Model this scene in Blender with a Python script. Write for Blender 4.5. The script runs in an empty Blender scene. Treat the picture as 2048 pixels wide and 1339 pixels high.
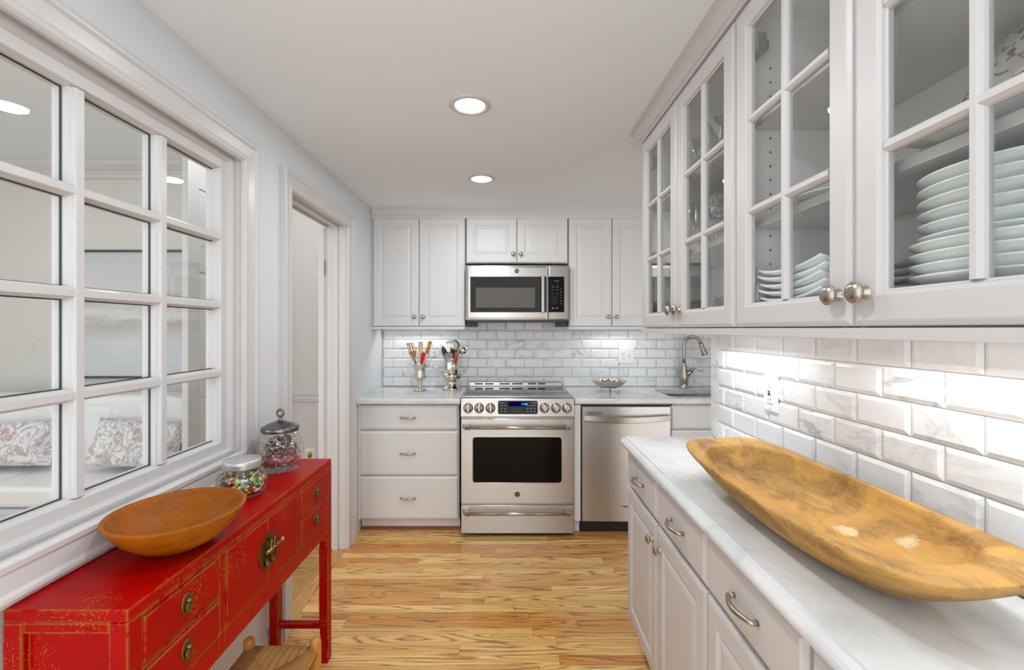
import bpy, bmesh, math, random
from mathutils import Vector, Matrix
random.seed(7)
PI = math.pi
SC = bpy.context.scene
COL = SC.collection

# ---------------------------------------------------------------- camera, world, exposure, lamp powers
FPX, VPX, VPY, CAMZ = 890.0, 1010.0, 657.0, 1.386
cam = bpy.data.cameras.new('camera')
cam.sensor_width = 36.0
cam.lens = FPX / 2048 * 36.0
cam.shift_x = (1024 - VPX) / 2048
cam.shift_y = -(669.5 - VPY) / 2048
cam.clip_start = 0.02
camo = bpy.data.objects.new('camera', cam)
camo.location = (0, 0, CAMZ)
camo.rotation_euler = (PI / 2, 0, 0)
COL.objects.link(camo)
SC.camera = camo

SC.view_settings.view_transform = 'Standard'
SC.view_settings.look = 'None'
SC.view_settings.gamma = 1.0
SC.view_settings.use_curve_mapping = False
SC.view_settings.exposure = 0.25
SC.cycles.max_bounces = 10
SC.cycles.transparent_max_bounces = 24
SC.cycles.use_denoising = True
SC.cycles.sample_clamp_indirect = 6.0
SC.cycles.caustics_reflective = False
SC.cycles.caustics_refractive = False

# soft daylight that comes in from the rooms behind the camera
W = bpy.data.worlds.new('world')
SC.world = W
W.use_nodes = True
WORLD_STRENGTH = 1.85
W.node_tree.nodes['Background'].inputs[0].default_value = (0.93, 0.975, 1.0, 1)
W.node_tree.nodes['Background'].inputs[1].default_value = WORLD_STRENGTH
DOWNLIGHT_W = 4.8
STRIP_W = 0.9
CEIL = 2.285
ROOM_CEIL = 2.70
YB = 3.62        # back wall
XL = -1.0        # left wall
XR = 0.907       # right wall
YFAR = 3.50      # far wall of the rooms beyond the left wall

# ---------------------------------------------------------------- materials
MATS = {}
def lin(c):
    return tuple((x / 12.92 if x <= 0.04045 else ((x + 0.055) / 1.055) ** 2.4) for x in [v / 255 for v in c])
def S(r, g, b):
    return lin((r, g, b)) + (1.0,)

class NT:
    def __init__(s, name):
        s.m = bpy.data.materials.new(name); s.m.use_nodes = True
        s.t = s.m.node_tree; s.t.nodes.clear()
        s.out = s.t.nodes.new('ShaderNodeOutputMaterial')
        MATS[name] = s.m
    def n(s, typ, ins=None, **props):
        nd = s.t.nodes.new('ShaderNode' + typ)
        for k, v in props.items(): setattr(nd, k, v)
        for k, v in (ins or {}).items():
            so = nd.inputs[k]
            if isinstance(v, bpy.types.NodeSocket): s.t.links.new(v, so)
            else: so.default_value = v
        return nd
    def math(s, op, a, b=0.0, clamp=False):
        return s.n('Math', {0: a, 1: b}, operation=op, use_clamp=clamp).outputs[0]
    def mix(s, f, a, b):
        nd = s.n('Mix', data_type='RGBA')
        for k, v in ((0, f), (6, a), (7, b)):
            if isinstance(v, bpy.types.NodeSocket): s.t.links.new(v, nd.inputs[k])
            else: nd.inputs[k].default_value = v
        return nd.outputs[2]
    def ramp(s, f, stops):
        nd = s.n('ValToRGB', {0: f}); e = nd.color_ramp.elements
        while len(e) < len(stops): e.new(0.5)
        for i, (p, c) in enumerate(stops):
            e[i].position = p; e[i].color = c if len(c) == 4 else tuple(c) + (1,)
        return nd.outputs[0]
    def noise(s, vec, scale, detail=2.0, rough=0.5, dist=0.0):
        return s.n('TexNoise', {'Vector': vec, 'Scale': scale, 'Detail': detail, 'Roughness': rough, 'Distortion': dist}).outputs[0]
    def coord(s, which='Object'):
        return s.n('TexCoord').outputs[which]
    def mapping(s, vec, scale=(1, 1, 1), rot=(0, 0, 0)):
        return s.n('Mapping', {'Vector': vec, 'Scale': scale, 'Rotation': rot}).outputs[0]
    def pbsdf(s, **ins):
        nd = s.n('BsdfPrincipled')
        names = {'color': 'Base Color', 'rough': 'Roughness', 'metal': 'Metallic', 'spec': 'Specular IOR Level', 'normal': 'Normal',
                 'coat': 'Coat Weight', 'coat_rough': 'Coat Roughness', 'emit': 'Emission Color', 'estr': 'Emission Strength', 'sheen': 'Sheen Weight', 'aniso': 'Anisotropic',
                 'sss': 'Subsurface Weight'}
        for k, v in ins.items():
            so = nd.inputs[names[k]]
            if isinstance(v, bpy.types.NodeSocket): s.t.links.new(v, so)
            else: so.default_value = v
        s.t.links.new(nd.outputs[0], s.out.inputs[0]); return nd
    def bump(s, h, strength=0.1, dist=0.01):
        return s.n('Bump', {'Height': h, 'Strength': strength, 'Distance': dist}).outputs[0]

def simple(name, col, rough=0.5, metal=0.0, noise=0.02, nscale=40.0, bump=0.0, **kw):
    t = NT(name); v = t.coord()
    nz = t.noise(v, nscale, 2)
    c = tuple(col)
    lo = tuple(max(0, x * (1 - noise)) for x in c[:3]) + (1,)
    hi = tuple(min(1, x * (1 + noise)) for x in c[:3]) + (1,)
    ins = dict(color=t.mix(nz, lo, hi), rough=rough, metal=metal)
    ins.update(kw)
    if bump: ins['normal'] = t.bump(nz, bump, 0.002)
    t.pbsdf(**ins); return t.m

M_wall = simple('wall_paint', S(224, 226, 228), 0.55, nscale=3)
M_ceil = simple('ceiling_paint', S(240, 245, 249), 0.7, nscale=3)
M_trim = simple('trim_paint', S(210, 207, 206), 0.3, nscale=5)
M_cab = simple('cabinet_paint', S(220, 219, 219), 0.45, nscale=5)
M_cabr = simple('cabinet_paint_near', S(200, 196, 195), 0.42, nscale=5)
M_inside = simple('cabinet_interior', S(240, 239, 236), 0.5, nscale=5)
M_cream = simple('cream_wall_paint', S(228, 221, 206), 0.6, nscale=3)
M_room = simple('room_wall_paint', S(212, 208, 202), 0.6, nscale=3)
M_nickel = simple('brushed_nickel', S(176, 168, 158), 0.28, 1.0, 0.06, 90)
M_chrome = simple('polished_silver', S(222, 214, 202), 0.09, 1.0, 0.1, 25)
M_silverdark = simple('tarnished_silver', S(120, 118, 118), 0.22, 1.0, 0.3, 40)
M_black = simple('black_plastic', S(22, 21, 21), 0.4)
M_blackglass = simple('black_glass', S(12, 11, 10), 0.05, spec=0.25)
M_ovenglass = simple('oven_glass', S(14, 8, 6), 0.05, spec=0.12)
M_mwglass = simple('microwave_screen_glass', S(84, 80, 72), 0.08, spec=0.3)
M_cooktop = simple('cooktop_glass', S(34, 33, 32), 0.03, spec=1.0)
M_porc = simple('white_porcelain', S(240, 242, 240), 0.12, coat=0.4)
M_plate = simple('outlet_plastic', S(244, 244, 244), 0.3)
M_grey = simple('dark_slot', S(60, 60, 62), 0.5)
M_hinge = simple('hinge_metal', S(150, 152, 152), 0.35, 0.8)
M_red = simple('red_button', S(205, 60, 90), 0.4)
M_sofa = simple('white_upholstery', S(230, 230, 230), 0.8, bump=0.05, nscale=120)
M_sofaw = simple('woven_grey_upholstery', S(190, 195, 203), 0.85, 0, 0.12, 160, 0.2)
M_brownbase = simple('taupe_base', S(170, 140, 120), 0.6)
M_frame = simple('black_picture_frame', S(38, 38, 40), 0.4)
M_brass = simple('aged_brass', S(125, 98, 55), 0.38, 0.9, 0.35, 60)
M_brassl = simple('worn_brass_pin', S(190, 165, 110), 0.3, 0.9, 0.2, 60)
M_oak = simple('golden_oak_stool', S(196, 136, 60), 0.35, 0, 0.25, 25)
M_wood = simple('brown_wooden_utensil', S(164, 118, 76), 0.55, 0, 0.2, 40)
M_woodp = simple('pale_wooden_utensil', S(226, 204, 170), 0.6, 0, 0.1, 40)
M_silicone = simple('red_silicone', S(190, 26, 34), 0.35)
M_blackut = simple('black_nylon', S(34, 34, 36), 0.4)
M_whiteut = simple('white_plastic', S(240, 238, 234), 0.35)
M_cream_ut = simple('cream_silicone', S(232, 222, 190), 0.5)
M_bristle = simple('bristles', S(205, 160, 84), 0.8, 0, 0.3, 120)
M_lidmetal = simple('satin_jar_lid', S(205, 205, 204), 0.35, 0.7, 0.04)
M_darkwood = simple('stained_shoe_moulding', S(128, 76, 42), 0.4, 0, 0.2, 30)
M_bead = simple('dark_glazing_bead', S(58, 62, 62), 0.5)
M_pine = simple('dried_brown_potpourri', S(112, 62, 36), 0.7, 0, 0.5, 60, 0.6)
M_pink = simple('dusty_pink_wax', S(196, 128, 122), 0.5, 0, 0.15, 30)
M_yellow = simple('yellow_petal', S(240, 190, 40), 0.5)
M_green = simple('green_leaf', S(90, 140, 60), 0.5)

def emis(name, col, strength):
    t = NT(name)
    e = t.n('Emission', {0: col, 1: strength}); t.t.links.new(e.outputs[0], t.out.inputs[0]); return t.m
M_lamp = emis('lit_lamp_lens', (1, 0.97, 0.92, 1), 7.0)
M_blue = emis('blue_clock_digits', S(90, 200, 255), 2.2)
M_bluedim = emis('blue_clock_glow', S(4, 12, 110), 0.35)
M_teal = emis('teal_clock_digits', S(40, 190, 190), 0.8)

def steel(name, col, rough=0.36):
    t = NT(name); v = t.mapping(t.coord(), (2, 300, 300))
    nz = t.noise(v, 1.0, 2)
    c = col[:3]
    t.pbsdf(color=t.mix(nz, tuple(x * .95 for x in c) + (1,), tuple(min(1, x * 1.05) for x in c) + (1,)), metal=1.0, aniso=0.75,
            rough=t.math('ADD', t.math('MULTIPLY', nz, 0.08), rough - .04), normal=t.bump(nz, 0.04, 0.001)).inputs['Anisotropic Rotation'].default_value = 0.25
    bs = [n for n in t.t.nodes if n.type == 'BSDF_PRINCIPLED'][0]
    t.t.links.new(t.n('Tangent', direction_type='RADIAL', axis='Z').outputs[0], bs.inputs['Tangent'])
    return t.m
M_steel = steel('stainless_steel', S(192, 187, 182))
M_steel2 = steel('stainless_steel_dishwasher', S(196, 193, 190), 0.34)
M_sink = steel('sink_steel', S(205, 198, 188), 0.5)

def glass(name, tint=(1, 1, 1, 1), f0=0.04, gain=1.0, rough=0.0, bumpscale=0, bumpstr=0.0):
    # thin clear glass: transmission straight through, mirror reflection by incidence angle
    t = NT(name)
    nrm = None
    g = t.n('NewGeometry')
    ins = {'Color': (1, 1, 1, 1), 'Roughness': rough}
    if bumpscale:
        vo = t.n('TexVoronoi', {'Vector': t.coord(), 'Scale': bumpscale}).outputs[0]
        nrm = t.bump(vo, bumpstr, 0.01); ins['Normal'] = nrm
    d = t.n('VectorMath', {0: nrm if nrm else g.outputs['Normal'], 1: g.outputs['Incoming']}, operation='DOT_PRODUCT').outputs['Value']
    p = t.math('POWER', t.math('SUBTRACT', 1.0, t.math('ABSOLUTE', d), True), 5.0)
    f = t.math('MULTIPLY', t.math('ADD', f0, t.math('MULTIPLY', p, 1 - f0)), gain, True)
    tr = t.n('BsdfTransparent', {'Color': tint}); gl = t.n('BsdfGlossy', ins)
    mx = t.n('MixShader', {0: f, 1: tr.outputs[0], 2: gl.outputs[0]})
    t.t.links.new(mx.outputs[0], t.out.inputs[0]); return t.m
M_glass = glass('clear_pane_glass', (0.97, 0.985, 0.98, 1), 0.042, 1.0)
M_jar = glass('jar_glass', (0.95, 0.98, 0.96, 1), 0.05, 1.2)
M_stem = glass('stemware_glass', (0.93, 0.94, 0.94, 1), 0.10, 2.6)
M_crystal = glass('cut_crystal_glass', (0.94, 0.94, 0.94, 1), 0.08, 1.1, 0.03, 70, 1.0)

def marble(name, base, vein, vscale=3.0, amt=0.55, rough=0.12, use_tid=False, fine=0.3):
    t = NT(name); v = t.coord()
    if use_tid:
        a = t.n('Attribute', attribute_name='tid').outputs['Fac']
        off = t.n('CombineXYZ', {0: t.math('MULTIPLY', a, 37.0), 1: t.math('MULTIPLY', a, 91.0), 2: t.math('MULTIPLY', a, 53.0)}).outputs[0]
        v = t.n('VectorMath', {0: v, 1: off}, operation='ADD').outputs[0]
    v2 = t.mapping(v, (1, 1, 1.6), (0.4, 0.7, 0.5))
    w = t.noise(v2, vscale, 5, 0.62, 1.4)
    r = t.math('ABSOLUTE', t.math('SUBTRACT', w, 0.5))
    veins = t.math('POWER', t.math('SUBTRACT', 1.0, t.math('MULTIPLY', r, 9.0), True), 3.0)
    mask = t.math('MULTIPLY', t.math('SUBTRACT', t.noise(v2, vscale * .6, 2), 0.42, True), 4.0, True)
    cloud = t.noise(v2, vscale * 1.7, 4, 0.6, 0.5)
    f = t.math('ADD', t.math('MULTIPLY', t.math('MULTIPLY', veins, mask), amt), t.math('MULTIPLY', t.math('SUBTRACT', cloud, 0.42, True), fine), True)
    if use_tid:
        f = t.math('MULTIPLY', f, t.math('ADD', 0.35, t.math('MULTIPLY', t.math('FRACT', t.math('MULTIPLY', a, 13.7)), 1.3)), True)
    t.pbsdf(color=t.mix(f, base, vein), rough=rough, spec=0.5); return t.m
M_tile = marble('marble_tile', S(238, 239, 240), S(168, 171, 175), 3.6, 0.5, 0.14, True, 0.38)
M_counter = marble('marble_counter', S(224, 225, 225), S(146, 149, 152), 3.4, 0.65, 0.12, False, 1.2)
M_grout = simple('grout', S(196, 195, 192), 0.8)

def oakfloor(name, a, b, dark, along_x=True, w=0.0573):
    t = NT(name); g = t.n('NewGeometry').outputs['Position']
    sp = t.n('SeparateXYZ', {0: g})
    x, y = (sp.outputs[0], sp.outputs[1]) if along_x else (sp.outputs[1], sp.outputs[0])
    row = t.math('FLOOR', t.math('DIVIDE', y, w))
    r1 = t.n('TexWhiteNoise', {'W': row}, noise_dimensions='1D').outputs[0]
    xs = t.math('ADD', t.math('DIVIDE', x, 1.1), t.math('MULTIPLY', r1, 9.0))
    brd = t.math('FLOOR', xs)
    rid = t.n('TexWhiteNoise', {'Vector': t.n('CombineXYZ', {0: row, 1: brd, 2: 3.0}).outputs[0]}, noise_dimensions='3D')
    rv = rid.outputs[0]
    fy = t.math('FRACT', t.math('DIVIDE', y, w)); fx = t.math('FRACT', xs)
    yl = t.math('MULTIPLY', t.math('SUBTRACT', fy, 0.5), w)
    # cathedral grain: contour lines of a stretched noise field, different on each board
    vec = t.n('CombineXYZ', {0: t.math('ADD', t.math('MULTIPLY', x, 0.62), t.math('MULTIPLY', rv, 60.0)),
                             1: t.math('ADD', t.math('MULTIPLY', yl, 10.0), t.math('MULTIPLY', rv, 17.0)), 2: t.math('MULTIPLY', rv, 40.0)}).outputs[0]
    nz = t.math('ADD', t.noise(vec, 1.6, 1.0, 0.4, 0.3), t.math('MULTIPLY', t.noise(t.n('CombineXYZ', {0: t.math('MULTIPLY', x, 14.0), 1: t.math('MULTIPLY', y, 60.0), 2: rv}).outputs[0], 1.0, 2), 0.03))
    dens = t.math('ADD', 8.0, t.math('MULTIPLY', t.math('FRACT', t.math('MULTIPLY', rv, 7.3)), 12.0))
    ring = t.math('FRACT', t.math('MULTIPLY', nz, dens))
    line = t.math('POWER', t.math('ABSOLUTE', t.math('SUBTRACT', t.math('MULTIPLY', ring, 2.0), 1.0)), 3.2)
    pv = t.n('CombineXYZ', {0: t.math('MULTIPLY', x, 16.0), 1: t.math('MULTIPLY', y, 420.0), 2: rv}).outputs[0]
    pore = t.noise(pv, 1.0, 3, 0.6)
    pore_f = t.math('MULTIPLY', t.math('SUBTRACT', pore, 0.52, True), 3.0, True)
    line = t.math('MULTIPLY', line, t.math('ADD', 0.6, t.math('MULTIPLY', pore, 0.7)), True)
    base = t.mix(rv, a, b)
    base = t.mix(t.math('MULTIPLY', t.noise(vec, 0.7, 2), 0.2), base, dark)
    c = t.mix(t.math('MULTIPLY', line, 0.9), base, dark)
    c = t.mix(t.math('MULTIPLY', pore_f, 0.35), c, dark)
    ex = t.math('LESS_THAN', t.math('MINIMUM', fx, t.math('SUBTRACT', 1.0, fx)), 0.0012)
    ey = t.math('LESS_THAN', t.math('MINIMUM', fy, t.math('SUBTRACT', 1.0, fy)), 0.012)
    seam = t.math('MAXIMUM', ex, ey)
    c = t.mix(t.math('MULTIPLY', seam, 0.45), c, S(84, 46, 20))
    h = t.math('SUBTRACT', t.math('MULTIPLY', line, -0.3), seam)
    t.pbsdf(color=c, rough=t.math('ADD', 0.2, t.math('MULTIPLY', line, 0.1)), coat=0.2, coat_rough=0.12, normal=t.bump(h, 0.12, 0.002))
    return t.m
M_floor = oakfloor('oak_strip_floor', S(255, 212, 132), S(222, 150, 72), S(122, 66, 24))
M_hall = oakfloor('oak_hall_floor', S(198, 146, 74), S(180, 126, 60), S(112, 68, 28), True, 0.075)
M_thr = oakfloor('oak_threshold', S(216, 166, 96), S(205, 150, 82), S(140, 88, 44), False, 0.2)

def redlacquer():
    t = NT('worn_red_lacquer'); v = t.coord()
    bv = t.n('Bevel', {'Radius': 0.009}, samples=8).outputs[0]
    gN = t.n('NewGeometry').outputs['Normal']
    d = t.n('VectorMath', {0: bv, 1: gN}, operation='DOT_PRODUCT').outputs['Value']
    edge = t.math('MULTIPLY', t.math('SUBTRACT', 1.0, d), 16.0, True)
    big = t.noise(v, 22, 5, 0.7)
    edge = t.math('MULTIPLY', t.math('GREATER_THAN', t.math('ADD', t.math('MULTIPLY', edge, 0.6), t.math('MULTIPLY', big, 1.5)), 1.26), t.math('GREATER_THAN', edge, 0.10))
    patch = t.math('MULTIPLY', t.math('SUBTRACT', t.noise(v, 7, 3), 0.50, True), 9.0, True)
    flecks = t.math('GREATER_THAN', t.noise(v, 190, 2, 0.6), 0.60)
    fl = t.math('MULTIPLY', patch, flecks)
    f = t.math('MAXIMUM', edge, t.math('MULTIPLY', fl, 0.8))
    c = t.mix(t.noise(v, 8, 3), S(182, 1, 2), S(148, 1, 3))
    c = t.mix(f, c, t.mix(big, S(196, 138, 44), S(96, 70, 22)))
    t.pbsdf(color=c, rough=t.math('ADD', 0.3, t.math('MULTIPLY', f, 0.3)), coat=0.0, spec=0.12); return t.m
M_redl = redlacquer()

def woodgrain(name, a, b, dark, sc=(3, 30, 30), rough=0.45, blot=0.5, white=None, coat=0.0, spec=0.5):
    t = NT(name); v = t.coord()
    gr = t.noise(t.mapping(v, sc), 4.0, 4, 0.6, 0.6)
    bl = t.noise(t.mapping(v, (0.6, 1, 1)), 9, 5, 0.65, 0.6)
    c = t.mix(gr, a, b)
    c = t.mix(t.math('MULTIPLY', t.math('SUBTRACT', bl, 0.45, True), blot * 4, True), c, dark)
    cr = t.noise(t.mapping(v, (sc[0] * .7, sc[1] * .9, sc[2])), 2.6, 3, 0.7, 1.5)
    crack = t.math('MULTIPLY', t.math('LESS_THAN', t.math('ABSOLUTE', t.math('SUBTRACT', cr, 0.5)), 0.006), t.math('GREATER_THAN', bl, 0.53))
    c = t.mix(t.math('MULTIPLY', crack, 0.7), c, S(70, 42, 18))
    if white:
        for (px, py, pz), rr in white:
            dv = t.n('VectorMath', {0: v, 1: (px, py, pz)}, operation='SUBTRACT').outputs[0]
            L = t.n('VectorMath', {0: t.mapping(dv, (0.62, 1, 0.4))}, operation='LENGTH').outputs['Value']
            L = t.math('ADD', L, t.math('MULTIPLY', t.math('SUBTRACT', t.noise(v, 60, 4, .7), 0.5), 0.03))
            m = t.math('MULTIPLY', t.math('SUBTRACT', rr, L, True), 120.0, True)
            c = t.mix(t.math('MULTIPLY', m, 0.8), c, S(214, 194, 156))
    t.pbsdf(color=c, rough=rough, spec=spec, coat=coat, coat_rough=.25, normal=t.bump(gr, 0.25, 0.004)); return t.m
M_bowl = woodgrain('turned_bowl_wood', S(180, 104, 8), S(142, 72, 4), S(100, 48, 4), (2, 14, 14), 0.45, 0.35, None, 0.0, 0.2)
M_trench = woodgrain('dough_bowl_wood', S(208, 162, 92), S(166, 122, 60), S(96, 72, 46), (2.5, 26, 26), 0.6, 0.75,
                     [((-0.05, -0.06, 0.022), 0.020), ((-0.155, -0.10, 0.048), 0.015)], 0.0, 0.2)

def rush():
    t = NT('woven_rush'); v = t.coord()
    w = t.n('TexWave', {'Vector': t.mapping(v, (1, 1, 1)), 'Scale': 60.0, 'Distortion': 1.0, 'Detail': 2.0}, wave_type='BANDS', bands_direction='X').outputs[1]
    c = t.mix(w, S(140, 92, 40), S(212, 168, 100))
    c = t.mix(t.noise(v, 30, 2), c, S(170, 118, 58))
    t.pbsdf(color=c, rough=0.6, normal=t.bump(w, 0.5, 0.004)); return t.m
M_rush = rush()

def painting():
    t = NT('abstract_grey_canvas'); v = t.coord()
    sp = t.n('SeparateXYZ', {0: v})
    st = t.noise(t.mapping(v, (1.2, 1, 9)), 2.0, 5, 0.6, 0.4)
    z = t.math('ADD', sp.outputs[2], t.math('MULTIPLY', t.math('SUBTRACT', st, 0.5), 0.25))
    c = t.ramp(z, [(0.0, S(196, 198, 204)), (0.30, S(200, 202, 206)), (0.42, S(178, 170, 162)), (0.5, S(214, 214, 214)), (0.60, S(172, 172, 162)), (0.7, S(202, 202, 202)), (1.0, S(186, 188, 192))])
    t.pbsdf(color=t.mix(t.math('MULTIPLY', st, 0.3), c, S(224, 224, 226)), rough=0.6); return t.m
M_canvas = painting()

def pillowmat():
    t = NT('floral_pillow_fabric'); v = t.coord()
    a = t.noise(v, 7, 5, 0.6, 2.2)
    ln = t.math('POWER', t.math('SUBTRACT', 1.0, t.math('MULTIPLY', t.math('ABSOLUTE', t.math('SUBTRACT', a, 0.5)), 14.0), True), 1.5)
    b = t.math('MULTIPLY', t.math('SUBTRACT', t.noise(v, 16, 3), 0.56, True), 12.0, True)
    c = t.mix(t.noise(v, 5, 3, .6, 1.5), S(238, 236, 234), S(200, 200, 204))
    c = t.mix(t.math('MULTIPLY', ln, 0.75), c, S(140, 112, 110))
    c = t.mix(t.math('MULTIPLY', b, 0.5), c, S(172, 100, 112))
    t.pbsdf(color=c, rough=0.85); return t.m
M_pillow = pillowmat()

def toile():
    t = NT('red_toile_porcelain'); v = t.coord()
    a = t.noise(v, 48, 3, 0.6, 1.2)
    m = t.math('MULTIPLY', t.math('SUBTRACT', a, 0.545, True), 25.0, True)
    c = t.mix(t.math('MULTIPLY', m, 0.8), S(240, 238, 234), S(160, 84, 80))
    t.pbsdf(color=c, rough=0.15, coat=0.4); return t.m
M_toile = toile()

# ---------------------------------------------------------------- mesh building
class MB:
    def __init__(s): s.v = []; s.f = []; s.sm = []; s.tid = []; s.cur = 0.0
    def add(s, vs, fs, smooth=False):
        o = len(s.v); s.v += [tuple(v) for v in vs]
        for f in fs: s.f.append(tuple(i + o for i in f)); s.sm.append(smooth); s.tid.append(s.cur)
        return s
    def box(s, x0, x1, y0, y1, z0, z1):
        x0, x1 = min(x0, x1), max(x0, x1); y0, y1 = min(y0, y1), max(y0, y1); z0, z1 = min(z0, z1), max(z0, z1)
        return s.add([(x0, y0, z0), (x1, y0, z0), (x1, y1, z0), (x0, y1, z0), (x0, y0, z1), (x1, y0, z1), (x1, y1, z1), (x0, y1, z1)],
                     [(0, 3, 2, 1), (4, 5, 6, 7), (0, 1, 5, 4), (1, 2, 6, 5), (2, 3, 7, 6), (3, 0, 4, 7)])
    def loops(s, L, fill0=False, fill1=False, closed=True, smooth=False):
        n = len(L[0]); vs = [p for l in L for p in l]; fs = []
        for i in range(len(L) - 1):
            for j in range(n if closed else n - 1):
                a, b = i * n + j, i * n + (j + 1) % n
                fs.append((a, b, b + n, a + n))
        s.add(vs, fs, smooth)
        o = len(s.v) - len(vs)
        if fill0: s.f.append(tuple(o + j for j in reversed(range(n)))); s.sm.append(False); s.tid.append(s.cur)
        if fill1: s.f.append(tuple(o + (len(L) - 1) * n + j for j in range(n))); s.sm.append(False); s.tid.append(s.cur)
        return s
    def lathe(s, prof, c=(0, 0, 0), axis='z', n=32, fill0=False, fill1=False, smooth=True, sx=1.0, sy=1.0, wob=None):
        L = []
        for r, h in prof:
            ring = []
            for k in range(n):
                a = 2 * PI * k / n; rr = r * (wob(a, h) if wob else 1)
                p, q = rr * math.cos(a) * sx, rr * math.sin(a) * sy
                if axis == 'z': ring.append((c[0] + p, c[1] + q, c[2] + h))
                elif axis == 'y': ring.append((c[0] + p, c[1] + h, c[2] - q))
                else: ring.append((c[0] + h, c[1] + p, c[2] + q))
            L.append(ring)
        return s.loops(L, fill0, fill1, True, smooth)
    def tube(s, pts, r, n=10, caps=True, closed=False, flat=1.0):
        pts = [Vector(p) for p in pts]; m = len(pts)
        rs = r if isinstance(r, (list, tuple)) else [r] * m
        L = []; up = None
        for i, p in enumerate(pts):
            if closed: t = pts[(i + 1) % m] - pts[i - 1]
            else: t = pts[min(i + 1, m - 1)] - pts[max(i - 1, 0)]
            if t.length < 1e-9: t = Vector((0, 0, 1))
            t.normalize()
            if up is None:
                up = Vector((0, 0, 1)) if abs(t.z) < 0.9 else Vector((1, 0, 0))
            up = up - t * up.dot(t)
            if up.length < 1e-6: up = t.orthogonal()
            up.normalize(); sd = t.cross(up)
            L.append([tuple(p + (up * math.sin(2 * PI * k / n) * flat + sd * math.cos(2 * PI * k / n)) * rs[i]) for k in range(n)])
        if closed: L.append(L[0])
        return s.loops(L, caps and not closed, caps and not closed, True, True)
    def ball(s, c, r, n=14, m=8, sc=(1, 1, 1)):
        L = []
        for i in range(m + 1):
            a = -PI / 2 + PI * i / m
            L.append([(c[0] + r * sc[0] * math.cos(a) * math.cos(2 * PI * k / n), c[1] + r * sc[1] * math.cos(a) * math.sin(2 * PI * k / n), c[2] + r * sc[2] * math.sin(a)) for k in range(n)])
        return s.loops(L, False, False, True, True)
    def prism(s, poly, z0, z1, plane='xy'):
        f = {'xy': lambda p, h: (p[0], p[1], h), 'xz': lambda p, h: (p[0], h, p[1]), 'yz': lambda p, h: (h, p[0], p[1])}[plane]
        return s.loops([[f(p, z0) for p in poly], [f(p, z1) for p in poly]], True, True)
    def rect(s, u0, u1, z0, z1, prof, fill=True, back=False):
        # nested rectangles in the front (u,z) plane; prof = [(inset, depth)]
        L = [[(u0 + i, d, z0 + i), (u1 - i, d, z0 + i), (u1 - i, d, z1 - i), (u0 + i, d, z1 - i)] for i, d in prof]
        return s.loops(L, back, fill)
    def rrect(s, u0, u1, z0, z1, r, prof, fill=True, n=6):
        L = []
        for i, d in prof:
            rr = max(r - i, 0.001); l = []
            for (cx, cz, a0) in ((u1 - i - rr, z0 + i + rr, -90), (u1 - i - rr, z1 - i - rr, 0), (u0 + i + rr, z1 - i - rr, 90), (u0 + i + rr, z0 + i + rr, 180)):
                for k in range(n + 1):
                    a = math.radians(a0 + 90 * k / n); l.append((cx + rr * math.cos(a), d, cz + rr * math.sin(a)))
            L.append(l)
        return s.loops(L, False, fill)
    def sweep(s, path, prof, closed=False, plane='xz', caps=True):
        # path: 2D points; prof: [(offset to the left of travel, third axis)]; mitred corners
        m = len(path); L = []
        for i in range(m):
            p = Vector(path[i])
            if closed or 0 < i < m - 1:
                a = (p - Vector(path[i - 1])).normalized(); b = (Vector(path[(i + 1) % m]) - p).normalized()
            elif i == 0: a = b = (Vector(path[1]) - p).normalized()
            else: a = b = (p - Vector(path[i - 1])).normalized()
            na, nb = Vector((-a.y, a.x)), Vector((-b.y, b.x))
            nn = (na + nb); nn = nn / max(1e-6, nn.dot(na))
            l = []
            for o, d in prof:
                q = p + nn * o
                l.append((q.x, d, q.y) if plane == 'xz' else (q.x, q.y, d))
            L.append(l)
        if closed: L.append(L[0])
        return s.loops(L, caps and not closed, caps and not closed, True)
    def xf(s, M, i0=0):
        s.v[i0:] = [tuple(M @ Vector(p)) for p in s.v[i0:]]; return s
    def mesh(s, name, mat, tid=False):
        me = bpy.data.meshes.new(name); me.from_pydata(s.v, [], s.f); me.validate()
        bm = bmesh.new(); bm.from_mesh(me); bmesh.ops.recalc_face_normals(bm, faces=bm.faces); bm.to_mesh(me); bm.free()
        for p, sm in zip(me.polygons, s.sm): p.use_smooth = sm
        if tid:
            at = me.attributes.new('tid', 'FLOAT', 'FACE')
            for i, t in enumerate(s.tid): at.data[i].value = t
        me.materials.append(mat); return me
    def build(s, name, mat, parent=None, bevel=0.0, seg=2, tid=False, **kw):
        o = bpy.data.objects.new(name, s.mesh(name, mat, tid)); COL.objects.link(o)
        if parent: o.parent = parent
        if bevel:
            b = o.modifiers.new('bevel', 'BEVEL'); b.width = bevel; b.segments = seg; b.limit_method = 'ANGLE'; b.angle_limit = 0.6
        return o

def tag(o, label=None, cat=None, group=None, kind=None):
    if label: o['label'] = label
    if cat: o['category'] = cat
    if group: o['group'] = group
    if kind: o['kind'] = kind
    return o
def thing(name, label, cat, loc=(0, 0, 0), rot=0.0, group=None, kind=None):
    o = bpy.data.objects.new(name, None); COL.objects.link(o)
    o.location = loc; o.rotation_euler = (0, 0, math.radians(rot)); o.empty_display_size = 0.05
    return tag(o, label, cat, group, kind)
def struct(name, mb, mat, label=None, **kw):
    o = mb.build(name, mat, **kw); o['kind'] = 'structure'
    if label: o['label'] = label
    return o
def dup(root, loc=None, rot=None, label=None, group=None):
    r = root.copy(); COL.objects.link(r)
    if loc is not None: r.location = loc
    if rot is not None: r.rotation_euler = rot
    if label: r['label'] = label
    if group: r['group'] = group
    for ch in list(root.children):
        c = ch.copy(); COL.objects.link(c); c.parent = r
        for g in list(ch.children):
            d = g.copy(); COL.objects.link(d); d.parent = c
    return r
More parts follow.
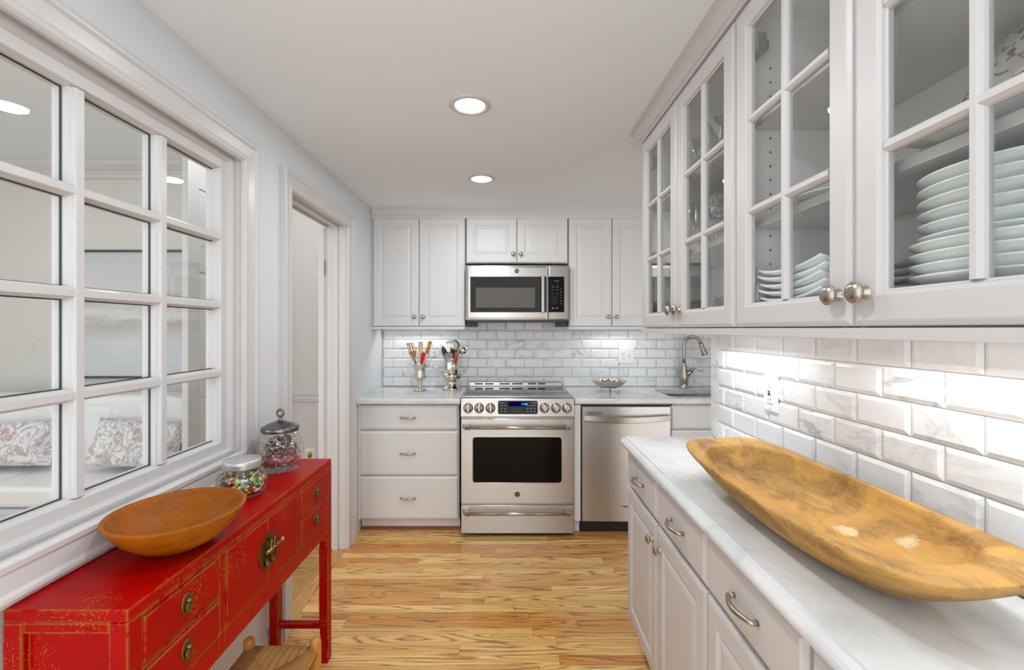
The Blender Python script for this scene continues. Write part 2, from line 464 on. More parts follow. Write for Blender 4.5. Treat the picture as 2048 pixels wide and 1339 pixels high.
def text(body, size, name, mat, parent, loc, depth=0.0003, align='CENTER', rot=(PI / 2, 0, 0)):
    cu = bpy.data.curves.new(name, 'FONT'); cu.body = body; cu.size = size; cu.align_x = align; cu.align_y = 'CENTER'; cu.extrude = depth
    tmp = bpy.data.objects.new(name + '_curve', cu); COL.objects.link(tmp)
    dg = bpy.context.evaluated_depsgraph_get(); dg.update()
    me = bpy.data.meshes.new_from_object(tmp.evaluated_get(dg))
    bpy.data.objects.remove(tmp); bpy.data.curves.remove(cu)
    me.materials.clear(); me.materials.append(mat)
    o = bpy.data.objects.new(name, me); COL.objects.link(o); o.parent = parent
    o.location = loc; o.rotation_euler = rot; return o
def arc(c, r, a0, a1, n, plane='xz'):
    out = []
    for k in range(n + 1):
        a = math.radians(a0 + (a1 - a0) * k / n); p, q = r * math.cos(a), r * math.sin(a)
        out.append((c[0] + p, c[1], c[2] + q) if plane == 'xz' else (c[0], c[1] + p, c[2] + q) if plane == 'yz' else (c[0] + p, c[1] + q, c[2]))
    return out
ORD = ['lowest', 'second from the bottom', 'third from the bottom', 'fourth from the bottom', 'fifth from the bottom', 'sixth from the bottom', 'seventh from the bottom', 'eighth from the bottom', 'ninth from the bottom', 'topmost']
NTH = ['first', 'second', 'third', 'fourth', 'fifth', 'sixth', 'seventh', 'eighth']

# ---------------------------------------------------------------- room shell
WT = 0.12
struct('floor', MB().box(XL, 2.3, -0.4, YB + .15, -0.05, 0), M_floor, 'oak strip kitchen floor with boards running left to right')
struct('floor_hall', MB().box(-5.2, XL - 0.075, -0.4, YFAR + .2, -0.05, 0), M_hall, 'oak floor of the hall and sitting room beyond the left wall')
struct('trim_1', MB().box(XL - 0.075, XL, -0.4, YFAR + .2, -0.05, 0.001), M_thr, 'oak board lying along the doorway between kitchen and hall', bevel=.002)
struct('ceiling', MB().box(XL - WT / 2, 2.3, -0.25, YB + .15, CEIL, CEIL + .06), M_ceil, 'plain white kitchen ceiling')
struct('ceiling_hall', MB().box(-5.2, XL - WT / 2, -0.4, YFAR + .2, ROOM_CEIL, ROOM_CEIL + .06), M_ceil, 'higher ceiling of the room beyond the window')
struct('wall_back', MB().box(XL - WT / 2, 2.3, YB + 0.012, YB + .15, 0, CEIL), M_wall, 'white back wall behind the range')
mb = MB()      # left wall with the interior window hole and the doorway
WY0, WY1, WZ0, WZ1 = 0.36, 1.68, 0.915, 2.03
DY0, DY1, DZ = 2.06, 2.80, 2.035
x0, x1 = XL - WT, XL
g_ = .0125
for a, b, c, d in ((-0.25, WY0 - g_, 0, ROOM_CEIL), (WY0 - g_, WY1 + g_, 0, WZ0 - g_), (WY0 - g_, WY1 + g_, WZ1 + g_, ROOM_CEIL), (WY1 + g_, DY0 - g_, 0, ROOM_CEIL), (DY0 - g_, DY1 + g_, DZ + g_, ROOM_CEIL), (DY1 + g_, YB + .012, 0, ROOM_CEIL)):
    mb.box(x0, x1, a, b, c, d)
struct('wall_left', mb, M_wall, 'white left wall with an interior window and a doorway')
struct('wall_right', MB().box(XR + .012, XR + .13, -0.25, 1.965, 0, CEIL), M_wall, 'right wall carrying the glass cabinets')
struct('wall_alcove', MB().box(2.18, 2.3, 1.4, YB + .012, 0, CEIL), M_wall, 'side wall of the sink alcove')
struct('wall_far', MB().box(-5.2, XL - WT, YFAR, YFAR + .12, 0, ROOM_CEIL), M_room, 'far wall of the sitting room and hall')
struct('wall_side', MB().box(-5.2, -5.1, -0.4, YFAR, 0, ROOM_CEIL), M_room, 'far left wall of the sitting room')

# bevelled marble tile on the back wall and on the right wall
TW, TH = 0.1535, 0.0765
def tiles(frame, u_lo, u_hi, z_lo, z_hi, joint5, name, label, strips=()):
    mb = MB(); g = 0.0012
    mb.cur = 0.0
    nrow = int(round((z_hi - z_lo) / TH + 0.499)); row = 0
    gro = MB().box(u_lo, u_hi, 0.0075, 0.012, z_lo, z_hi)
    for r in range(nrow):
        za, zb = z_lo + r * TH, min(z_lo + (r + 1) * TH, z_hi)
        off = joint5 + (0 if r % 2 == 0 else TW / 2)
        k = math.floor((u_lo - off) / TW); u = off + k * TW
        while u < u_hi - .002:
            a, b = max(u, u_lo), min(u + TW, u_hi); u += TW
            if b - a < 0.012 or zb - za < .01: continue
            mb.cur = random.random()
            bv = min(0.0105, (b - a) * .3, (zb - za) * .3)
            mb.rect(a + g, b - g, za + g, zb - g, [(0, 0.009), (0, 0.0052), (0.0008, 0.0048), (bv, 0.0)])
    for (a, b, za, zb) in strips:
        mb.cur = random.random()
        mb.rect(a + g * .5, b - g * .5, za + g * .5, zb - g * .5, [(0, 0.012), (0, 0.006), (.001, .005)])
    t = thing(name, label, 'tile', frame[0], frame[1], kind='structure')
    mb.build('tiles', M_tile, t, tid=True); gro.build('grout', M_grout, t)
    return t
tiles(((0, YB, 0), 0), -0.9965, 2.18, 0.914, 1.62, -1.067, 'trim_2', 'bevelled white marble tile behind the range')
# right wall: u runs from the far end (0) towards the viewer
UR0 = 1.90
offs = 1.90 - 0.9992
tiles(((XR, UR0, 0), -90), 0.0, 3.0, 0.914, 1.385, (offs % TW) - TW - TW / 2, 'trim_3', 'bevelled white marble tile on the right wall above the counter',
      [(-0.072, -0.001, .914 + i * .153, min(.914 + (i + 1) * .153, 1.385)) for i in range(4)])

# baseboards
prof = [(0, 0), (0.016, 0), (0.016, .10), (0.012, .115), (0.012, .122), (0.006, .132), (0, .135)]
def baseboard(name, p0, p1, label):
    mb = MB(); d = Vector((p1[0] - p0[0], p1[1] - p0[1])).normalized(); n = Vector((-d.y, d.x))
    mb.loops([[(p[0] + n.x * o, p[1] + n.y * o, z) for o, z in prof] for p in (p0, p1)], True, True)
    return struct(name, mb, M_trim, label)
baseboard('baseboard_left', (XL, 1.965), (XL, -0.25), 'white baseboard along the left wall under the red console')
baseboard('baseboard_hall', (XL - WT, YFAR), (-5.1, YFAR), 'white baseboard along the hall wall')

# recessed ceiling lights
def downlight(x, y, z, label, watts, big=True):
    t = thing('recessed_light', label, 'ceiling light', (x, y, z), group='recessed ceiling lights')
    MB().lathe([(0.084, 0.0), (0.084, -0.003), (0.076, -0.007), (0.064, -0.007), (0.060, -0.003), (0.058, -0.0005)], n=40).build('trim_ring', M_trim, t)
    MB().lathe([(0.0585, -0.0012), (0.03, -0.0015), (0.001, -0.0015)], n=40, fill1=True).build('lens', M_lamp, t)
    L = bpy.data.lights.new('lamp_light', 'AREA'); L.shape = 'DISK'; L.size = 0.11; L.energy = watts; L.color = (0.92, 0.965, 1.0)
    lo = bpy.data.objects.new('lamp_light', L); COL.objects.link(lo); lo.parent = t; lo.location = (0, 0, -0.010)
    return t
downlight(-.141, 1.79, CEIL, 'larger recessed ceiling light, the nearer of the two in view', DOWNLIGHT_W)
downlight(-.141, 2.667, CEIL, 'smaller looking recessed ceiling light nearer the back cabinets', DOWNLIGHT_W)
downlight(-.141, 0.75, CEIL, 'recessed ceiling light over the near end of the kitchen', DOWNLIGHT_W)
downlight(-2.6, 1.2, ROOM_CEIL, 'unseen ceiling light added to brighten the sitting room near the window', DOWNLIGHT_W * 1.0)  # added lamp out of view, lifts the room behind the panes
downlight(-3.6, 2.2, ROOM_CEIL, 'unseen ceiling light added to brighten the sitting room near the sofa', DOWNLIGHT_W * 1.0)  # second added lamp out of view, brightens the sofa side
downlight(-1.6, 2.75, ROOM_CEIL, 'unseen ceiling light added to brighten the hall beyond the doorway', DOWNLIGHT_W * 0.8)  # added lamp hidden from the camera, fills the hall with light

# ---------------------------------------------------------------- casings, window, doors  (frame: u -> +Y, depth -> -X)
CAS = [(0, 0), (0, -.026), (.010, -.030), (.018, -.028), (.024, -.021), (.060, -.016), (.066, -.020), (.078, -.020), (.086, -.012), (.086, 0)]
w1 = thing('window_1', 'white interior window with a grid of panes on the left wall', 'window', (XL, 0, 0), 90, kind='structure')
# casing goes round the opening, outside edge .09 away; the bottom member hangs deeper as an apron
oy0, oy1, oz0, oz1 = WY0 - .086, WY1 + .086, WZ0 - .075, WZ1 + .075
MB().sweep([(oy0, oz0), (oy1, oz0), (oy1, oz1), (oy0, oz1)], CAS, True).build('casing', M_trim, w1, bevel=.0015)
MB().box(WY0 - .012, WY1 + .012, .001, .119, WZ0 - .012, WZ0 - .0003).box(WY0 - .012, WY1 + .012, .001, .119, WZ1 + .0003, WZ1 + .012).box(WY0 - .012, WY0 - .0003, .001, .119, WZ0, WZ1).box(WY1 + .0003, WY1 + .012, .001, .119, WZ0, WZ1).build('jamb_liner', M_trim, w1)
SD = 0.035     # sash face depth behind the wall face
GD = 0.068     # glass depth
sy0, sy1, sz0, sz1 = WY0, WY1, WZ0, WZ1
SR = 0.062     # sash rail
gy0, gy1, gz0, gz1 = sy0 + SR, sy1 - SR + .01, sz0 + SR, sz1 - SR
mb = MB()
mb.rect(sy0, sy1, sz0, sz1, [(0, SD - .035 + .02), (.012, SD - .018), (.020, SD - .018), (.026, SD), (SR - .006, SD), (SR - .003, SD + .006), (SR - .003, SD + .010), (SR, SD + .014), (SR, GD + .02)], fill=False)
mb.build('sash_frame', M_trim, w1)
NC, NR = 5, 4
pw = (gy1 - gy0) / NC
def muntin(mb, a0, a1, c, hw, horizontal):
    pr = [(-hw, GD), (-hw, SD + .014), (-hw + .004, SD + .010), (-hw + .004, SD + .004), (-hw + .007, SD), (hw - .007, SD), (hw - .004, SD + .004), (hw - .004, SD + .010), (hw, SD + .014), (hw, GD), (hw, GD + .02), (-hw, GD + .02)]
    if horizontal: pr = [(o, q + .0007) for o, q in pr]
    if horizontal: mb.loops([[(a, d, c + o) for o, d in pr] for a in (a0, a1)], True, True)
    else: mb.loops([[(c + o, d, a) for o, d in pr] for a in (a0, a1)], True, True)
VM = [1.352 - .267 * k for k in range(4)]
VM = [v for v in VM if v > gy0 + .03]
HM = [gz0 + (gz1 - gz0) * k / 4 for k in (1, 2, 3)]
for v in VM:
    m = MB(); muntin(m, gz0, gz1, v, .017, False); m.build('muntin', M_trim, w1)
for h in HM:
    m = MB(); muntin(m, gy0, gy1, h, .0155, True); m.build('muntin', M_trim, w1)
vs = sorted([gy0] + VM + [gy1]); hs = [gz0] + HM + [gz1]
mb = MB()
for i in range(len(vs) - 1):
    for j in range(len(hs) - 1):
        a = vs[i] + (.017 if i else 0); b = vs[i + 1] - (.017 if i < len(vs) - 2 else 0)
        c = hs[j] + (.0155 if j else 0); d = hs[j + 1] - (.0155 if j < len(hs) - 2 else 0)
        p = [(0, GD - .004), (.0028, GD - .0035), (.0028, GD)]
        mb.rect(a, b, c, d, p, fill=False)
mb.build('glazing_bead', M_bead, w1)
MB().box(gy0 - .004, gy1 + .004, GD, GD + .003, gz0 - .004, gz1 + .004).build('glass_pane', M_glass, w1)

d1 = thing('door_1', 'white cased doorway in the left wall leading to the hall', 'doorway', (XL, 0, 0), 90, kind='structure')
MB().sweep([(DY1 + .086, 0), (DY1 + .086, DZ + .075), (DY0 - .086, DZ + .075), (DY0 - .086, 0)], CAS).build('casing', M_trim, d1, bevel=.0015)
mb = MB()
mb.box(DY0 - .012, DY0, .001, .119, 0, DZ).box(DY1, DY1 + .012, .001, .119, 0, DZ).box(DY0, DY1, .001, .119, DZ, DZ + .012)
mb.box(DY1 - .012, DY1 + .001, .05, .08, 0, DZ - .012).box(DY0 - .001, DY0 + .012, .05, .08, 0, DZ - .012).box(DY0, DY1, .05, .08, DZ - .012, DZ + .001)
mb.build('jamb', M_trim, d1, bevel=.001)
MB().sweep([(DY0 - .086, 0), (DY0 - .086, DZ + .075), (DY1 + .086, DZ + .075), (DY1 + .086, 0)], [(-o, .12 - d) for o, d in CAS][::-1]).build('hall_casing', M_trim, d1)

def leaf(name, label, x, y0, width, z1, zs, cols):
    t = thing(name, label, 'door', (x, y0, 0), 90, kind='structure')
    mb = MB(); fw = .10; cw = (width - fw * (cols + 1)) / cols
    mb.box(0, width, 0.004, .034, .012, z1)
    mb.build('door_core', M_trim, t)
    # face: rails and stiles standing proud of recessed raised panels
    f = MB()
    for i in range(cols + 1): f.box(i * (cw + fw), i * (cw + fw) + fw, -.004, .004, .012, z1)
    zz = [.012] + [z for p in zs for z in p] + [z1]
    for i in range(0, len(zz), 2): f.box(fw, width - fw, -.004, .004, zz[i], zz[i + 1])
    f.build('door_face_frame', M_trim, t, bevel=.002)
    for i in range(cols):
        u0 = fw + i * (cw + fw)
        for a, b in zs:
            MB().rect(u0, u0 + cw, a, b, [(0, .004), (.012, .002), (.03, -.002)]).build('raised_panel', M_trim, t)
    MB().lathe([(.004, -.03), (.02, -.028), (.026, -.016), (.02, -.008), (.009, -.004), (.009, .004)], (.07 if cols == 1 else width - .07, -.004, 1.0), 'y', 20, True).build('door_knob', M_brass, t)
    return t
leaf('door_2', 'tall white panelled door standing open beyond the window', -1.955, 2.74, 0.72, 2.45, [(.25, .95), (1.12, 1.75), (1.9, 2.28)], 2)
h = leaf('door_3', 'white panelled hall door standing open against the doorway jamb', -1.136, 2.79, 0.68, 2.02, [(.22, .85), (1.0, 1.55), (1.66, 1.9)], 2)
MB().box(-.004, .02, -.0045, -.003, 1.72, 1.82).box(-.004, .02, -.0045, -.003, .2, .3).build('hinge', M_hinge, h)
prof_cr = [(0, 0), (.02, 0), (.03, .01), (.03, .018)]
struct('trim_4', MB().box(-1.95, -1.18, YFAR - .02, YFAR, .835, .85).box(-1.95, -1.18, YFAR - .012, YFAR, .815, .872).box(-1.95, -1.18, YFAR - .026, YFAR, .868, .878), M_trim, 'white chair rail on the hall wall', bevel=.003)
mb = MB()
CR = [(0, 0), (.10, 0), (.10, -.012), (.088, -.02), (.075, -.045), (.045, -.075), (.028, -.085), (.028, -.1), (.02, -.105), (.016, -.135), (0, -.14)]
mb.loops([[(x, YFAR - o, ROOM_CEIL + z) for o, z in CR] for x in (-5.1, -2.0)], True, True)
struct('trim_5', mb, M_trim, 'white crown moulding at the top of the sitting room wall')

# ---------------------------------------------------------------- cabinet parts (local frame: u to the right, d away from the viewer, z up)
RAISED = [(0, .020), (0, .006), (.002, .003), (.008, .001), (.011, 0), (.052, 0), (.056, .003), (.062, .008), (.066, .008), (.078, .003), (.088, .0015)]
SLAB = [(0, .020), (0, .009), (.0015, .007), (.009, .003), (.012, .0005), (.013, 0)]
def bow_handle(parent, u, z, d=0.0, L=.096, name='handle'):
    mb = MB()
    pts = [(u - L / 2, d, z), (u - L / 2, d - .012, z)] + [(u - L / 2 + L * k / 10, d - .014 - .014 * math.sin(PI * k / 10), z) for k in range(11)] + [(u + L / 2, d - .012, z), (u + L / 2, d, z)]
    mb.tube(pts, [.006, .0055] + [.0052 + .0012 * math.sin(PI * k / 10) for k in range(11)] + [.0055, .006], 10)
    return mb.build(name, M_nickel, parent)
def knob(parent, u, z, d=0.0, r=.0165, beads=True):
    mb = MB()
    s = r / .0165
    mb.lathe([(.001, -.027), (.008, -.0265), (.0125, -.0245), (.0145, -.022), (.0165, -.020), (.0165, -.017), (.0135, -.014), (.007, -.0115), (.0055, -.009), (.0062, -.006), (.009, -.003), (.0105, 0)], (0, 0, 0), 'y', 24, True)
    if beads:
        for k in range(22):
            a = 2 * PI * k / 22; mb.ball((.0155 * math.cos(a), -.0185, .0155 * math.sin(a)), .0026, 6, 4)
    mb.xf(Matrix.Translation((u, d, z)) @ Matrix.Scale(s, 4))
    return mb.build('knob', M_nickel, parent)
def door(parent, u0, u1, z0, z1, mat, prof=RAISED, name='door'):
    return MB().rect(u0, u1, z0, z1, prof, True, True).build(name, mat, parent)
def drawer(parent, u0, u1, z0, z1, mat, handle=True, pos=None):
    o = MB().rect(u0, u1, z0, z1, SLAB, True, True).build('drawer', mat, parent)
    if handle: bow_handle(o, (u0 + u1) / 2 if pos is None else pos, (z0 + z1) / 2)
    return o

# ---- back row, base units
FY = 3.02
t = thing('base_cabinet', 'white three-drawer base cabinet left of the range', 'cabinet', (XL + .003, FY, 0))
MB().box(.004, .685, .022, .59, .09, .872).box(0.0, .014, .004, .022, .09, .872).build('body', M_cab, t)
MB().box(.004, .685, .065, .075, 0, .09).build('toe_kick', M_cab, t)
for a, b in ((.700, .866), (.391, .691), (.092, .383)):
    drawer(t, .010, .681, a, b, M_cab, True, .337)
struct('trim_6', MB().prism([(3.068, 0), (3.084, 0), (3.084, .02), (3.078, .02), (3.070, .012)], XL + .005, -.312, 'yz'), M_darkwood, 'stained wood shoe moulding at the foot of the drawer cabinet')
t = thing('filler_panel', 'narrow white filler panel between the range and the dishwasher', 'cabinet panel', (.4665, 3.005, 0))
MB().box(0, .044, 0, .58, .09, .872).box(0, .044, .05, .06, 0, .09).build('panel', M_cab, t)
t = thing('sink_cabinet', 'white sink base cabinet right of the dishwasher', 'cabinet', (1.121, FY - .01, 0))
MB().box(0, .95, .022, .05, .09, .872).box(0, .018, .022, .58, .09, .872).box(.932, .95, .022, .58, .09, .872).box(0, .95, .57, .585, .09, .872).box(0, .95, .07, .08, 0, .09).build('body', M_cab, t)
drawer(t, .003, .94, .706, .866, M_cab, False)
for a, b, k in ((.003, .470, .43), (.474, .94, .515)):
    o = door(t, a, b, .095, .699, M_cab); knob(o, k, .65)

CT = [(0.62, 0.914), (.010, .914), (.004, .911), (.0, .9045), (.0, .886), (.003, .880), (.008, .877), (.62, .877)]
def counter_back(name, label, x0, x1, hole=None):
    yf, yb = 2.992, YB - .0005
    t = thing(name, label, 'countertop', (x0, yf, .877))
    W_ = x1 - x0
    mb = MB()
    if not hole:
        mb.loops([[(u, min(d, yb - yf), z - .877) for d, z in CT] for u in (0, W_)], True, True)
        return mb.build('slab', M_counter, t)
    a, b, c, d = hole[0] - x0, hole[1] - x0, hole[2] - yf, hole[3] - yf
    mb.loops([[(u, min(q, c), z - .877) for q, z in CT] for u in (0, W_)], True, True)
    D = yb - yf
    mb.box(0, a, c, D, 0, .037).box(b, W_, c, D, 0, .037).box(a, b, d, D, 0, .037)
    r = .07     # rounded corners of the cut-out
    for cx, cy, sx, sy in ((a, c, 1, 1), (b, c, -1, 1), (a, d, 1, -1), (b, d, -1, -1)):
        poly = [(cx, cy)] + [(cx + sx * (r - r * math.cos(PI / 2 * k / 8)), cy + sy * (r - r * math.sin(PI / 2 * k / 8))) for k in range(9)]
        mb.prism(poly, 0, .037)
    return mb.build('slab', M_counter, t)
counter_back('countertop', 'short marble countertop left of the range', XL + .002, -.303)
HOLE = (1.15, 1.78, 3.085, 3.475)
counter_back('countertop', 'marble countertop over the dishwasher with the sink cut-out', .470, 2.178, HOLE)
t = thing('sink', 'undermount stainless sink in the back countertop', 'sink', ((HOLE[0] + HOLE[1]) / 2, (HOLE[2] + HOLE[3]) / 2, .876))
hw, hh = (HOLE[1] - HOLE[0]) / 2 + .006, (HOLE[3] - HOLE[2]) / 2 + .006
def rr2(hw, hh, r, z, n=6):
    l = []
    for cx, cy, a0 in ((hw - r, -hh + r, -90), (hw - r, hh - r, 0), (-hw + r, hh - r, 90), (-hw + r, -hh + r, 180)):
        for k in range(n + 1):
            a = math.radians(a0 + 90 * k / n); l.append((cx + r * math.cos(a), cy + r * math.sin(a), z))
    return l
MB().loops([rr2(hw + .02, hh + .02, .09, 0), rr2(hw, hh, .075, 0), rr2(hw - .004, hh - .004, .07, -.16), rr2(hw - .03, hh - .03, .05, -.185), rr2(.05, .05, .045, -.19)], False, True, smooth=True).build('basin', M_sink, t)
MB().lathe([(.045, -.187), (.03, -.1875), (.028, -.192), (.001, -.192)], (0, 0, 0), n=24).build('drain', M_chrome, t)

# ---- faucet
t = thing('faucet', 'brushed nickel gooseneck faucet behind the sink', 'faucet', (1.425, 3.545, .9145))
MB().lathe([(.033, 0), (.033, .004), (.028, .008), (.031, .04), (.035, .075), (.033, .11), (.025, .15), (.020, .175), (.0205, .182), (.0165, .186), (.016, .2)], n=28, fill0=True).build('body', M_nickel, t)
dv = Vector((.82, -.57, 0)).normalized(); R_ = .063
pts = [(0, 0, .18), (0, 0, .25), (0, 0, .31)]
for k in range(1, 13):
    a = PI - PI * .93 * k / 12; q = dv * (R_ + R_ * math.cos(a)); pts.append((q.x, q.y, .345 + R_ * math.sin(a)))
e = Vector(pts[-1]); dn = (e - Vector(pts[-2])).normalized()
MB().tube(pts, .0135, 14).build('spout', M_nickel, t)
hp = [e - dn * .004, e + dn * .004, e + dn * .03, e + dn * .075, e + dn * .095, e + dn * .098]
MB().tube(hp, [.0145, .0155, .0165, .021, .024, .020], 18).build('spray_head', M_nickel, t)
MB().tube([e - dn * .003, e + dn * .002], .0158, 18).build('collar', M_grey, t)
MB().tube([(.012, -.006, .085), (.035, -.012, .118), (.052, -.016, .14)], [.016, .017, .018], 14).tube([(.05, -.016, .137), (.062, -.019, .152)], [.0195, .016], 14).build('valve', M_nickel, t)
MB().tube([(.058, -.018, .15), (.075, -.024, .157), (.095, -.03, .148), (.118, -.036, .14), (.132, -.04, .141)], [.010, .0065, .0055, .006, .0065], 10).build('lever', M_nickel, t)

# ---- range
RX, RY = -.296, 2.95
t = thing('range', 'stainless steel slide-in range with a black oven window', 'stove', (RX, RY, 0))
MB().box(.006, .753, .03, .64, .03, .905).build('body', M_steel, t)
MB().box(.02, .74, .06, .6, 0.0, .03).build('base_shadow_kick', M_black, t)
mb = MB()    # sloping control panel with rounded ends
pf = [(.64, .918), (.10, .9245), (.05, .9245), (.03, .919), (.014, .80), (.02, .795), (.10, .795), (.64, .895)]
mb.loops([[(u, d, z) for d, z in pf] for u in (0, .759)], True, True)
cp = mb.build('control_panel', M_steel, t, bevel=.006, seg=3)
def pd(z): return .03 - (.919 - z) / (.919 - .80) * .016      # panel face depth at height z
MB().box(.016, .743, .085, .60, .922, .9275).build('cooktop', M_cooktop, t, bevel=.001)
mb = MB().box(-.001, .016, .07, .62, .915, .929).box(.743, .760, .07, .62, .915, .929).box(0, .759, .07, .088, .915, .9295); mb.build('cooktop_trim', M_steel, t, bevel=.003)
bt = MB().loops([[(u, d, z) for d, z in ((.600, .925), (.600, .935), (.604, .958), (.665, .962), (.668, .925))] for u in (.010, .752)], True, True).build('rear_vent', M_steel, t, bevel=.004)
for a, b in ((.055, .12), (.135, .205), (.25, .335), (.352, .437), (.48, .545), (.558, .62)):
    mb = MB().rrect(a, b, -.0055, .0055, .005, [(0, 0), (.0, -.001)])
    mb.xf(Matrix.Translation((0, .6018, .947)) @ Matrix.Rotation(-.17, 4, 'X')); mb.build('vent_slot', M_black, bt)
kn = []
for u in (.050, .124, .199, .560, .636, .709):
    z = .857; mb = MB()
    mb.lathe([(.031, .0), (.031, -.003), (.029, -.005), (.0275, -.006), (.0265, -.020), (.024, -.024), (.001, -.025)], (0, 0, 0), 'y', 28)
    mb.xf(Matrix.Translation((u, pd(z), z)) @ Matrix.Rotation(-.13, 4, 'X'))
    k = mb.build('knob', M_nickel, t)
    m2 = MB().box(-.006, .006, -.034, -.018, -.024, .024); m2.xf(Matrix.Translation((u, pd(z), z)) @ Matrix.Rotation(-.13, 4, 'X') @ Matrix.Rotation(random.uniform(-.1, .1), 4, 'Y'))
    m2.build('grip', M_nickel, k, bevel=.002)
    m3 = MB().lathe([(.033, .001), (.033, -.001), (.0305, -.0018)], (0, 0, 0), 'y', 28); m3.xf(Matrix.Translation((u, pd(z), z)) @ Matrix.Rotation(-.13, 4, 'X')); m3.build('dark_bezel', M_grey, k)
Rp = (PI / 2 - .13, 0, 0)
dp = MB().rrect(.249, .515, .817, .905, .012, [(0, .004), (0, -.0015), (.0025, -.0025), (.004, -.001)])
dp.xf(Matrix.Translation((0, pd(.861) , .861)) @ Matrix.Rotation(-.13, 4, 'X') @ Matrix.Translation((0, 0, -.861)))
dpo = dp.build('display_panel', M_blackglass, t)
def onp(z, off): return pd(z) - off
bd = MB().rrect(.318, .452, .868, .897, .010, [(0, 0), (.0, -.0004)]); bd.xf(Matrix.Translation((0, pd(.882) - .0018, .882)) @ Matrix.Rotation(-.13, 4, 'X') @ Matrix.Translation((0, 0, -.882))); bd.build('clock_window', M_bluedim, dpo)
text('11:34', .019, 'clock_digits', M_blue, dpo, (.425, onp(.883, .0045), .883), rot=Rp)
M_print = simple('grey_print', S(150, 150, 150), 0.5)
for r_, row in enumerate(('1 2 3 4 5', '6 7 8 9 0')):
    text('   '.join(row.split()), .009, 'keypad_digits', M_print, dpo, (.372, onp(.852 - r_ * .018, .0035), .852 - r_ * .018), rot=Rp)
mb = MB()
for u, z in ((.272, .892), (.496, .892)): mb.box(u - .018, u + .018, -.0003, 0, z - .0016, z + .0016)
for u in (.272, .298, .447, .470, .494):
    for z in (.874, .853, .834): mb.box(u - .006, u + .006, -.0003, 0, z - .0022, z + .0022)
mb.xf(Matrix.Translation((0, pd(.861) - .0028, .861)) @ Matrix.Rotation(-.13, 4, 'X') @ Matrix.Translation((0, 0, -.861))); mb.build('key_marks', M_print, dpo)
mb = MB()
for u in (.05, .124, .199, .56, .636, .709):
    mb.box(u - .001, u + .001, -.0003, 0, .893, .896).box(u - .010, u - .004, -.0003, 0, .819, .8202).box(u + .004, u + .012, -.0003, 0, .893, .8945)
mb.xf(Matrix.Translation((0, pd(.861) - .0004, .861)) @ Matrix.Rotation(-.13, 4, 'X') @ Matrix.Translation((0, 0, -.861))); mb.build('dial_marks', M_grey, cp)

od = MB().rect(.004, .755, .226, .788, [(0, .03), (0, .012), (.003, .008), (.006, .008)], True, True).build('oven_door', M_steel, t)
ow = MB().rrect(.080, .676, .360, .670, .022, [(0, .010), (0, .0055), (.003, .0045), (.005, .0062)], True).build('window_bezel', M_nickel, od)
MB().rrect(.085, .671, .365, .665, .018, [(0, .0058), (.001, .0052)], True).build('oven_window', M_ovenglass, od)
def bar_handle(parent, z, u0=.012, u1=.747, d=.008):
    mb = MB().tube([(u0 + .03, d - .047, z), (u1 - .03, d - .047, z)], .0105, 16)
    h_ = mb.build('handle', M_nickel, parent)
    for a, s in ((u0, 1), (u1, -1)):
        m = MB().prism([(a, d), (a + s * .018, d - .052), (a + s * .052, d - .058), (a + s * .052, d - .036), (a + s * .040, d)], z - .014, z + .014)
        m.build('end_cap', M_nickel, h_, bevel=.004)
bar_handle(od, .738)
bg = MB().lathe([(.0185, 0), (.0185, -.002), (.016, -.003)], (.378, .008, .288), 'y', 28).build('badge', M_nickel, od)
MB().lathe([(.0155, -.0028), (.001, -.0028)], (.378, .008, .288), 'y', 28).build('badge_face', M_grey, bg)
text('GE', .015, 'badge_letters', M_nickel, bg, (.378, .0046, .288))
wd = MB().rect(.004, .755, .026, .214, [(0, .03), (0, .012), (.003, .008), (.006, .008)], True, True).build('warming_drawer', M_steel, t)
bar_handle(wd, .175)

# ---- dishwasher
t = thing('dishwasher', 'stainless steel dishwasher between the range and the sink', 'dishwasher', (.5155, 2.985, 0))
MB().box(.0, .602, .03, .57, .09, .874).build('tub', M_black, t)
MB().box(.0, .602, .06, .075, 0.0, .09).build('toe_kick', M_black, t)
mb = MB(); pl = []
for k in range(15):        # gently bowed door front
    u = .004 + .594 * k / 14; pl.append((u, .006 - .006 * (1 - ((k - 7) / 7) ** 2)))
dd = MB().loops([[(u, d, z) for u, d in pl] + [(.598, .03, z), (.004, .03, z)] for z in (.093, .862)], True, True).build('front_panel', M_steel2, t, bevel=.002)
mb = MB(); L = []
for k in range(21):
    u = .014 + .574 * k / 20; s = math.sin(PI * k / 20); d = -.014 - .022 * s; hz = .020 + .002 * s; z = .792 - .012 * s
    L.append([(u, d, z + hz), (u, d - .007, z + hz * .8), (u, d - .008, z - hz * .8), (u, d, z - hz), (u, d + .006, z - hz * .6), (u, d + .006, z + hz * .6)])
hh_ = mb.loops(L, True, True).box(.016, .04, -.016, .004, .785, .803).box(.562, .586, -.016, .004, .785, .803).build('handle', M_nickel, dd)
MB().box(.04, .132, -.0035, .003, .811, .828).build('maker_plate', M_grey, dd, bevel=.001)
MB().box(.0415, .1305, -.0042, -.003, .8125, .8265).build('maker_plate_face', M_nickel, dd)
MB().ball((.272, -.0005, .196), .006, 10, 6, (1, .3, .7)).box(.28, .31, -.0012, .0, .190, .198).build('maker_mark', M_grey, dd)

